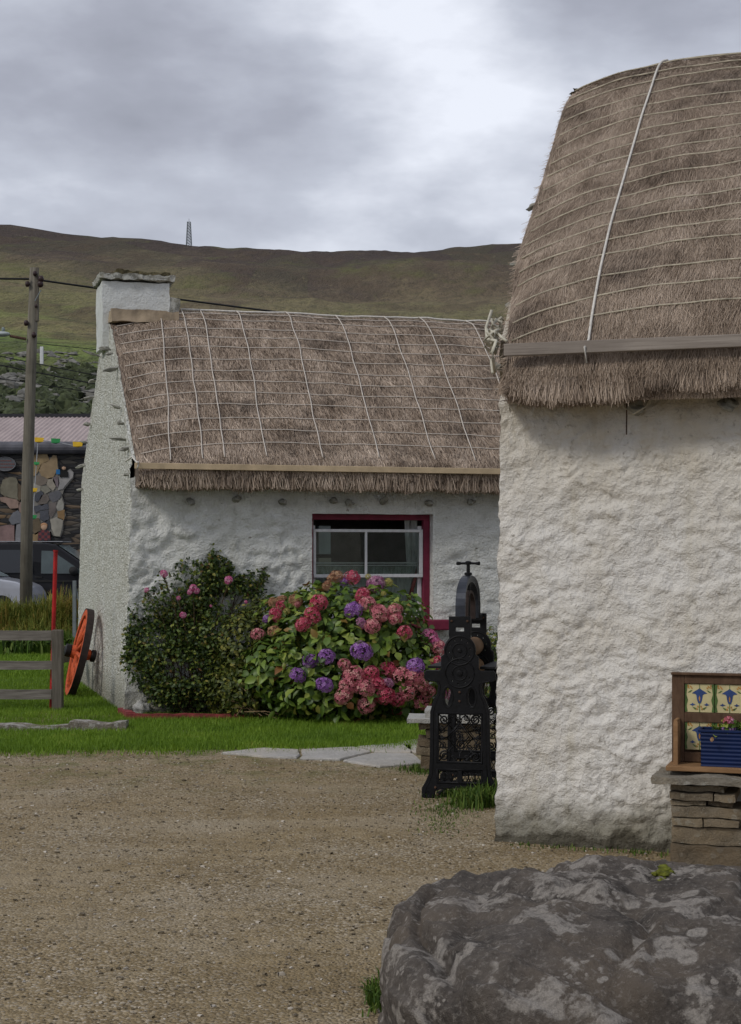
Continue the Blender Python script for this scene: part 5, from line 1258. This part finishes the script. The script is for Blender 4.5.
# ------------------------------------------------------------------ vehicles
m_van = simple('black_car_paint', (.004, .004, .006), .4, .1, 3, spec=.25, coat=.12); m_sil = simple('silver_car_paint', (.42, .43, .47), .3, .06, 3, metal=.3, coat=.6)
m_dg = simple('tinted_glass', (.012, .014, .017), .08, .1, 3, spec=.7); m_rub = simple('rubber', (.02, .02, .02), .85, .1)
m_rim = simple('alloy', (.35, .36, .38), .35, .1, metal=.8); m_lg = simple('lamp_glass', (.5, .5, .5), .15, .1, spec=.7); m_rl = simple('rear_lamp', (.3, .01, .01), .2, .1)
m_mg = simple('front_side_glass', (.055, .075, .075), .1, .2, 3, spec=.7)
m_cg = simple('pale_glass', (.22, .27, .27), .08, .2, 3, spec=.8)
def vehicle(name, label, cat, loc, prof, wdt, belt, tumble, wins, shield, paint, wheels, rw, mirror, handles, glassm):
    root = thing(name, label, cat, loc, 0)
    W2 = wdt/2
    def hw(z): return W2*(1-max(0, z-belt)*tumble)
    g = MB(); n = len(prof)
    lv = [(x, -hw(z), z) for x, z in prof]+[(x, hw(z), z) for x, z in prof]
    g.add(lv, [tuple(range(n)), tuple(reversed(range(n, 2*n)))]+[(i, i+n, (i+1) % n+n, (i+1) % n) for i in range(n)])
    g.build('body', paint, root, bevel=.05, seg=4, smooth=False)
    for w_ in wins:
        for sy in (-1, 1):
            g = MB(); k = len(w_); g.add([(x, sy*(hw(z)+.006), z) for x, z in w_]+[(x, sy*(hw(z)-.03), z) for x, z in w_], [tuple(range(k)), tuple(reversed(range(k, 2*k)))]+[(i, i+k, (i+1) % k+k, (i+1) % k) for i in range(k)])
            g.build('side_window', glassm if w_ is not wins[-1] else m_mg, root)
    (xa, za), (xb, zb_) = shield; dx, dz = xb-xa, zb_-za; L = math.hypot(dx, dz); nx_, nz2 = -dz/L*.012, dx/L*.012
    if nz2 < 0: nx_, nz2 = -nx_, -nz2
    g = MB(); a0, a1 = .06, .95
    g.add([(xa+dx*t_+nx_, sy*(hw(za+dz*t_)-.1), za+dz*t_+nz2) for t_, sy in ((a0, -1), (a0, 1), (a1, 1), (a1, -1))], [(0, 1, 2, 3)]); g.build('windscreen', m_cg, root)
    for x in wheels:
        for sy in (-1, 1):
            y = sy*(W2-.1); wo = thing('x', '', '', (0, 0, 0)); bpy.data.objects.remove(wo)
            g = MB(); g.lathe([(rw*.66, -.11), (rw*.96, -.11), (rw, -.08), (rw, .08), (rw*.96, .11), (rw*.66, .11)], 'y', (x, y, rw), 28); wl = g.build('wheel', m_rub, root)
            g = MB(); g.lathe([(rw*.65, sy*.09), (rw*.62, sy*.1), (rw*.2, sy*.07), (rw*.1, sy*.1)], 'y', (x, y, rw), 20); g.build('rim', m_rim, wl)
    for sy in (-1, 1):
        x, z = mirror; g = MB(); g.blob((x, sy*(W2+.1), z), (.12, .13, .12), .08, 3, 14, 10); g.box((x-.0, sy*(W2-.0), z-.04), (.07, .14, .04)); g.build('mirror', m_rub if paint is m_van else m_van, root, smooth=True)
        for hx, hz in handles:
            g = MB(); g.box((hx, sy*(hw(hz)+.022), hz), (.19, .03, .035)); g.build('handle', m_rub, root, bevel=.008)
        g = MB(); g.box((prof[-3][0]-.1, sy*(W2-.22), prof[-3][1]-.06), (.16, .3, .14)); g.build('headlight', m_lg, root, bevel=.03)
        g = MB(); g.box((.02, sy*(W2-.1), 1.0), (.06, .12, .3)); g.build('tail_light', m_rl, root, bevel=.01)
    return root, hw
van, hwv = vehicle('van', 'black people carrier van parked by the dark stone building', 'van', (-8.4-3.2, 43.5, .03),
    [(0, .3), (0, 1.0), (.03, 1.6), (.1, 1.85), (.25, 1.93), (1.5, 1.96), (2.9, 1.95), (3.2, 1.9), (4.2, 1.22), (4.55, 1.1), (4.85, .9), (4.95, .6), (4.95, .3)], 1.92, 1.15, .13,
    [[(.2, 1.15), (.22, 1.72), (1.35, 1.76), (1.35, 1.15)], [(1.42, 1.15), (1.42, 1.76), (2.62, 1.76), (2.62, 1.15)], [(2.84, 1.13), (2.84, 1.74), (3.12, 1.73), (3.92, 1.2), (3.92, 1.13)]],
    ((3.2, 1.92), (4.2, 1.24)), m_van, (.95, 4.1), .34, (3.72, 1.2), [(2.35, 1.03), (2.78, 1.03)], m_dg)
g = MB(); g.box((2.3, -.962, .93), (3.6, .012, .05)); g.build('side_trim', m_rub, van)
g = MB(); g.box((1.9, .0, 1.985), (2.9, 1.3, .02)); g.build('roof_sky_sheen', simple('sky_sheen_paint', (.33, .34, .36), .3, .05), van, bevel=.008)  # pale sheet added on the black roof to paint in the reflected sky
car, hwc = vehicle('car', 'silver car cut by the left edge in front of the black van', 'car', (-8.45-4.25, 41, .03),
    [(0, .3), (0, .85), (.1, 1.02), (.7, 1.44), (1.3, 1.5), (2.2, 1.49), (2.55, 1.42), (3.3, 1.03), (3.8, .95), (4.1, .82), (4.22, .62), (4.25, .3)], 1.78, .95, .22,
    [[(.65, 1.02), (.95, 1.38), (1.5, 1.41), (1.5, 1.0)], [(1.6, 1.0), (1.6, 1.41), (2.35, 1.39), (3.0, 1.02)]], ((2.55, 1.43), (3.3, 1.05)), m_sil, (.75, 3.45), .31, (2.95, 1.1), [(1.4, .9), (2.35, .9)], m_dg)

# ------------------------------------------------------------------ dark stone building with mosaic
YB = 50.0
bl = thing('stone_building', 'long dark slate building with a pale pink roof behind the parked van', 'building', (-12, YB, 0))
m, nt, b = new_mat('slate_walling'); c = objc(nt, (1, 1, 4.5))
v = nt.nodes.new('ShaderNodeTexVoronoi'); v.inputs['Scale'].default_value = 2.1; nt.links.new(c, v.inputs['Vector'])
bw = nt.nodes.new('ShaderNodeRGBToBW'); nt.links.new(v.outputs['Color'], bw.inputs[0])
col = ramp(nt, [(.2, (.018, .018, .02)), (.5, (.045, .043, .043)), (.72, (.075, .068, .058)), (.85, (.17, .11, .06))], bw.outputs[0])
ed = vor(nt, c, 2.1, 'DISTANCE_TO_EDGE'); col = mixc(nt, ramp(nt, [(.0, 1), (.09, 0)], ed), col, (.008, .008, .008))
nt.links.new(col, b.inputs['Base Color']); b.inputs['Roughness'].default_value = .9; bump(nt, b, ed, .8, .05)
zt_ = 1.6+103*YB/F0; zc_ = 1.6+115*YB/F0
g = MB(); g.box((0, 3, zt_/2), (13, 6, zt_)); g.build('wall', m, bl)
g = MB(); g.lathe([(.19, -6.7), (.2, -6.69), (.2, 6.69), (.19, 6.7)], 'x', (0, -.08, (zt_+zc_)/2), 14); g.build('gutter_coping', simple('slate_coping', (.1, .1, .115), .8, .3, 3), bl)
m, nt, b = new_mat('pink_corrugated'); c = objc(nt, (1, .2, 1)); wv = nz(nt, c, 2.5, 5, .7)
nt.links.new(ramp(nt, [(.3, (.3, .24, .23)), (.7, (.46, .38, .36))], wv), b.inputs['Base Color']); b.inputs['Roughness'].default_value = .8
g = MB(); za, zb2 = zc_-.02, 1.6+140*(YB+5)/F0
g.grid(lambda x, k: (x, .0+5*k, za+(zb2-za)*k+.02*math.sin(x*40)), np.linspace(-6.6, 6.6, 660), [0, .5, 1]); g.build('roof', m, bl, smooth=True)
g = MB(); g.box((0, 5.1, zb2+.05), (13.3, .3, .12)); g.build('ridge_capping', simple('dark_capping', (.03, .03, .035), .8), bl)
g = MB(); g.box((0, 5.5, zt_/2+.8), (12.9, .9, zt_+1.1)); g.build('rear_wall', MAT['stone_peg'], bl)
# oval plaque
pq = thing('wall_plaque', 'oval slate plaque with faded red lettering high on the dark stone building', 'plaque', (at(4.9, 464, YB-.1).x, YB-.06, at(4.9, 464, YB-.1).z))
g = MB(); n = 32; g.prism([(.34*math.cos(2*PI*k/n), .225*math.sin(2*PI*k/n)) for k in range(n)], -.03, .05); g.build('plate', simple('plaque_slate', (.1, .105, .115), .6, .1), pq)
g = MB(); g.tube([(.33*math.cos(2*PI*k/n), -.035, .215*math.sin(2*PI*k/n)) for k in range(n+1)], .012, 5, cap=False); g.build('rim', simple('plaque_rim', (.15, .15, .16), .6, .1), pq)
g = MB()
for zz2, hw_ in ((.1, .2), (.0, .27), (-.1, .2)):
    x = -hw_
    while x < hw_: 
        wd = random.uniform(.03, .06); g.box((x+wd/2, -.033, zz2), (wd, .006, .035)); x += wd+.018
g.build('lettering', simple('faded_red', (.17, .07, .06), .8, .2), pq)
# mosaic of coloured stone
mo_o = thing('stone_mosaic', 'patchwork mosaic of coloured stone slabs on the dark building wall', 'mosaic', (at(45, 500, YB).x, YB, 0)); MX = mo_o.location.x
PAN = [([(280,175),(330,155),(365,130),(385,165),(400,200),(385,225),(345,240),(325,280),(290,330),(272,325),(275,240)], (.3,.22,.12)), ([(385,225),(410,205),(440,175),(462,180),(468,230),(475,280),(450,330),(430,355),(400,360),(350,330),(320,290),(345,245)], (.3,.22,.13)),
 ([(295,335),(345,335),(390,365),(380,400),(340,412),(300,395)], (.19,.16,.13)), ([(395,365),(440,352),(462,420),(440,455),(400,424),(382,400)], (.3,.27,.22)), ([(340,418),(400,427),(420,462),(380,485),(335,462)], (.22,.21,.17)), ([(285,395),(335,415),(333,462),(300,478),(283,450)], (.32,.3,.25)),
 ([(445,350),(487,338),(490,400),(482,432),(463,420),(440,380)], (.17,.14,.15)), ([(490,340),(530,320),(580,285),(602,310),(598,350),(550,400),(520,440),(486,445)], (.3,.29,.28)), ([(300,482),(340,465),(358,492),(330,532),(300,545),(284,520)], (.07,.075,.09)),
 ([(345,500),(395,492),(412,530),(392,562),(350,582),(318,562)], (.15,.13,.115)), ([(415,482),(482,455),(502,480),(497,530),(440,555),(412,522)], (.12,.12,.13)), ([(490,530),(515,520),(525,570),(520,612),(490,622),(472,590)], (.33,.32,.28)),
 ([(285,590),(340,572),(397,575),(402,612),(340,622),(298,645)], (.08,.085,.1)), ([(408,568),(462,558),(468,620),(432,675),(405,642)], (.15,.13,.12)), ([(478,630),(530,618),(536,670),(522,702),(480,682)], (.3,.19,.09)), ([(333,632),(402,622),(410,682),(380,712),(333,692)], (.085,.09,.105)),
 ([(272,700),(320,692),(345,740),(332,800),(290,818),(268,790)], (.14,.11,.07)), ([(420,700),(472,680),(515,702),(512,780),(497,832),(450,822),(428,770)], (.33,.31,.26)), ([(350,718),(406,698),(416,770),(384,792),(360,745)], (.06,.065,.075)), ([(270,822),(330,792),(345,832),(310,882),(275,872)], (.27,.19,.1)),
 ([(10,430),(30,375),(80,355),(130,360),(150,400),(145,480),(150,530),(110,520),(50,510),(20,480)], (.18,.165,.12)), ([(152,400),(190,440),(195,500),(162,545),(148,500)], (.12,.09,.06)), ([(10,515),(60,515),(130,530),(160,560),(150,600),(90,600),(50,560),(15,545)], (.3,.21,.17)),
 ([(80,700),(110,640),(150,625),(190,660),(180,720),(110,740)], (.15,.155,.17)), ([(-60,780),(60,745),(130,740),(125,880),(-60,880)], (.24,.16,.15)), ([(128,735),(200,725),(262,740),(262,880),(130,880)], (.22,.22,.23)), ([(160,560),(262,530),(262,640),(170,640)], (.25,.18,.15)), ([(195,440),(262,420),(262,525),(198,505)], (.2,.2,.21))]
pm = {}
OUT = [(262, 165), (330, 145), (370, 122), (400, 190), (465, 168), (485, 280), (505, 330), (580, 278), (610, 310), (603, 360), (530, 450), (512, 500), (532, 560), (528, 610), (545, 660), (525, 710), (520, 790), (500, 842), (440, 830), (420, 790), (345, 890), (262, 885)]
W_ = [at(x/8.233, 435+y/8.233, YB) for x, y in OUT]; g = MB(); g.prism([(q.x-MX, q.z) for q in W_], -.045, .02); g.build('grout', simple('grout', (.2, .19, .17), .9, .2, 4), mo_o)
for pts, cl in PAN:
    if cl not in pm: pm[cl] = simple('mosaic_stone', tuple(x*.95 for x in cl), .85, .2, 5)
    W_ = [at(x/8.233, 435+y/8.233, YB) for x, y in pts]; cen = sum(W_, Vector())/len(W_)
    ring = []
    for i in range(len(W_)):
        a, b_ = W_[i], W_[(i+1) % len(W_)]
        for k in (0, .5):
            q = a.lerp(b_, k); q = cen+(q-cen)*1.08; ring.append((q.x-MX+.04*noise.noise(q*4), q.z+.04*noise.noise(q*4+Vector((5, 5, 5)))))
    g = MB(); g.prism(ring, -.07, .02); g.build('stone_panel', pm[cl], mo_o)
def mural_fig(x, y, s, hair, shirt, name):
    q = at(x/8.233, 435+y/8.233, YB); g = MB(); qx = q.x-MX
    g.blob((qx, -.09, q.z), (s*.5, .03, s*.55), .03, 1, 16, 10); fo = g.build(name, simple('figure_face', (.5, .33, .22), .8, .1), mo_o)
    g = MB(); g.blob((qx, -.085, q.z+s*.25), (s*.56, .03, s*.42), .05, 2, 16, 8); g.build('hair', simple('figure_hair', hair, .9, .2), fo)
    g = MB(); h = s*1.7; g.prism([(qx-s*.4, q.z-s*.5), (qx+s*.4, q.z-s*.5), (qx+s*.95, q.z-s*.9), (qx+s*1.05, q.z-s*.5-h), (qx-s*1.05, q.z-s*.5-h), (qx-s*.95, q.z-s*.9)], -.1, -.05); g.build('shirt', shirt, fo)
m, nt, b = new_mat('tartan'); c = objc(nt); ck = nt.nodes.new('ShaderNodeTexChecker'); ck.inputs['Scale'].default_value = 11; ck.inputs[1].default_value = (.16, .03, .03, 1); ck.inputs[2].default_value = (.035, .02, .03, 1); nt.links.new(c, ck.inputs[0]); nt.links.new(ck.outputs[0], b.inputs['Base Color'])
mural_fig(368, 757, .19, (.4, .22, .12), m, 'child_figure'); mural_fig(531, 272, .13, (.02, .02, .02), simple('dark_shirt', (.015, .015, .015), .9, .1), 'child_figure')
g = MB(); q = at(483/8.233, 435+305/8.233, YB); g.box((q.x-MX, -.09, q.z), (.12, .03, .15)); g.build('blue_block', simple('blue_block', (.02, .15, .36), .7, .1), mo_o)
# bunting
def flagstring(name, label, pts, flags, group):
    root = thing(name, label, 'bunting', tuple(pts[0]), 0, group=group)
    o0 = Vector(pts[0]); g = MB(); g.tube([p_-o0 for p_ in pts], .012, 5); g.build('cord', simple('cord', (.4, .42, .44), .8, .1), root)
    for p_, cl, sz in flags:
        q = p_-o0; g = MB(); n = 6; a = sz
        vs = [(q.x-a/2, q.y-.02, q.z+a*.28), (q.x+a/2, q.y-.05, q.z+a*.22), (q.x+a*.42, q.y-.06, q.z-a*.18), (q.x, q.y-.01, q.z-a*.3), (q.x-a*.45, q.y-.04, q.z-a*.2)]
        g.add(vs+[(x, y+.008, z) for x, y, z in vs], [(0, 1, 2, 3, 4), (9, 8, 7, 6, 5)]+[(i, (i+1) % 5, (i+1) % 5+5, i+5) for i in range(5)]); g.build('flag', cl, root)
my = simple('yellow_cloth', (.6, .38, .02), .7, .1); mgn = simple('green_cloth', (.02, .22, .06), .7, .1); mbk = simple('black_cloth', (.02, .02, .02), .8, .1)
YF = YB-.6
flagstring('bunting', 'cord with yellow and green flags strung along the roof edge of the dark building', [at(38, 440, YF), at(56, 442, YF), at(76, 446, YF), at(95, 446, YF)], [(at(39.5, 440, YF), my, .3), (at(56, 441, YF), mgn, .3), (at(78, 444.5, YF), my, .32), (at(83.5, 443.5, YF), mbk, .2)], 'flag cords on the dark building')
flagstring('bunting', 'cord with green and yellow flags hanging down over the stone mosaic', [at(38, 440, YF), at(36, 470, YF), at(34, 500, YF), at(33, 520, YF)], [(at(37, 463.5, YF), mgn, .18), (at(33.6, 490, YF), my, .26), (at(33, 517, YF), mgn, .26)], 'flag cords on the dark building')

# ------------------------------------------------------------------ utility pole, lamp, cables
YP = 33.0; xp = at(27.6, 500, YP).x
up = thing('utility_pole', 'weathered wooden utility pole rising from the long grass bank', 'utility pole', (xp, YP, 0))
zt2 = at(0, 268, YP).z
g = MB(); g.tube([(-.04, 0, -.1), (-.01, 0, 3), (.07, 0, 5.5), (.14, 0, zt2)], .135, 14, r2=.095); g.build('shaft', MAT['polewood'], up, smooth=True)
g = MB(); g.box((.2, -.03, zt2-.55), (.06, .1, 1.1)); g.build('crossarm', MAT['postwood'], up)
def blackbit(px, py, s=.08): 
    q = at(px, py, YP-.12); return Vector((q.x-xp, -.12, q.z)), s
g = MB()
for px_, py_, s in ((27.5, 284, .05), (40.5, 284, .06), (41, 279, .06), (26.2, 323, .05), (34, 335, .05), (35, 273.5, .045), (36, 306, .03)):
    q, s = blackbit(px_, py_, s); g.blob(q, (s, s, s*1.2), .1, 3, 10, 8)
g.build('insulator', simple('brown_insulator', (.035, .018, .018), .4, .2), up, smooth=True)
g = MB(); q, _ = blackbit(39.3, 355.5); g.box(q+Vector((.05, 0, 0)), (.07, .05, .36)); g.build('marker_tube', MAT['white_paint'], up, bevel=.01)
g = MB(); a, _ = blackbit(35, 301); b_, _ = blackbit(41, 290); g.tube([a, b_], .012, 5); g.build('stay_clip', MAT['galv'], up)
lamp = thing('street_lamp', 'small pale street lantern on an arm of the utility pole at the left edge', 'street lamp', tuple(at(26, 339, YP-.1)))
lo = Vector(lamp.location)
g = MB(); g.tube([Vector((0, 0, 0)), at(10, 336, YP-.1)-lo], .03, 8); g.build('arm', MAT['rust'], lamp)
g = MB(); q = at(2, 334, YP-.1)-lo; g.blob(q, (.17, .1, .055), .02, 1, 18, 10); g.box(q+Vector((.0, 0, .01)), (.24, .12, .05)); g.build('lantern', simple('lantern_grey', (.4, .44, .44), .5, .1), lamp, smooth=True)
g = MB(); q = at(3.2, 329.5, YP-.1)-lo; g.lathe([(.035, -.03), (.035, .02), (.02, .045)], 'z', tuple(q), 12); g.build('photocell', simple('photocell', (.2, .24, .24), .4, .1), lamp)
def cable(label, a, b_, sag, r_, group='overhead cables'):
    pts = []
    for k in range(25):
        t_ = k/24; q = a.lerp(b_, t_); q.z -= sag*4*t_*(1-t_); pts.append(q-a)
    g = MB(); g.tube(pts, r_, 6); o = g.build('cable', MAT['black'], None); o.location = a; tag(o, label, 'cable', group)
A = at(39, 280, YP); cable('thick black cable running right from the top of the pole behind the chimney', A, at(655, 351, 45), .12, .022)
cable('thick black cable running left from the top of the pole', at(29, 279, YP-.13), Vector((-16, 30, 7.3)), .1, .022)
cable('thin cable running right from the middle of the pole just above the scrub', at(34, 343, YP), at(500, 380, 47), .1, .008)
cable('upper of three cables crossing low behind the pole', at(-40, 348, 44), at(400, 432, 49), .05, .014)
cable('middle of three cables crossing low behind the pole', at(-40, 357, 43.8), at(400, 440, 48.8), .05, .018)
cable('lowest of three cables crossing low behind the pole', at(-40, 372, 44.2), at(400, 432, 49.2), .08, .012)

# ------------------------------------------------------------------ masts on the skyline
def mast(px, Y0, h, w0, label):
    x = (px-CX)/F0*Y0; z = hill(x, Y0); root = thing('radio_mast', label, 'mast', (x, Y0, z-.5)); g = MB()
    for sx in (-1, 1):
        for sy in (-1, 1): g.tube([(sx*w0, sy*w0, 0), (sx*w0*.6, sy*w0*.6, h)], .25, 5)
    g.build('leg', MAT['galv'], root); g = MB(); n = 8
    for k in range(n):
        z0_, z1_ = h*k/n, h*(k+1)/n; a, b_ = w0*(1-.4*k/n), w0*(1-.4*(k+1)/n)
        for sy in (-1, 1):
            g.tube([(-a, sy*a, z0_), (b_, sy*b_, z1_)], .13, 4); g.tube([(a, sy*a, z0_), (-b_, sy*b_, z1_)], .13, 4); g.tube([(-b_, sy*b_, z1_), (b_, sy*b_, z1_)], .13, 4); g.tube([(sy*b_, -b_, z1_), (sy*b_, b_, z1_)], .13, 4)
    g.build('bracing', MAT['galv'], root)
    g = MB(); g.tube([(0, 0, h), (0, 0, h+2.5)], .15, 5); g.box((w0*.6, 0, h*.8), (.6, .6, 2)); g.box((-w0*.6, 0, h*.9), (.6, .6, 2)); g.build('antenna', MAT['galv'], root)
mast(189, 1195, 17.5, 1.9, 'tall lattice radio mast on the brown hill skyline')
mast(-3, 1195, 9, .8, 'short mast on the hill skyline at the left edge')
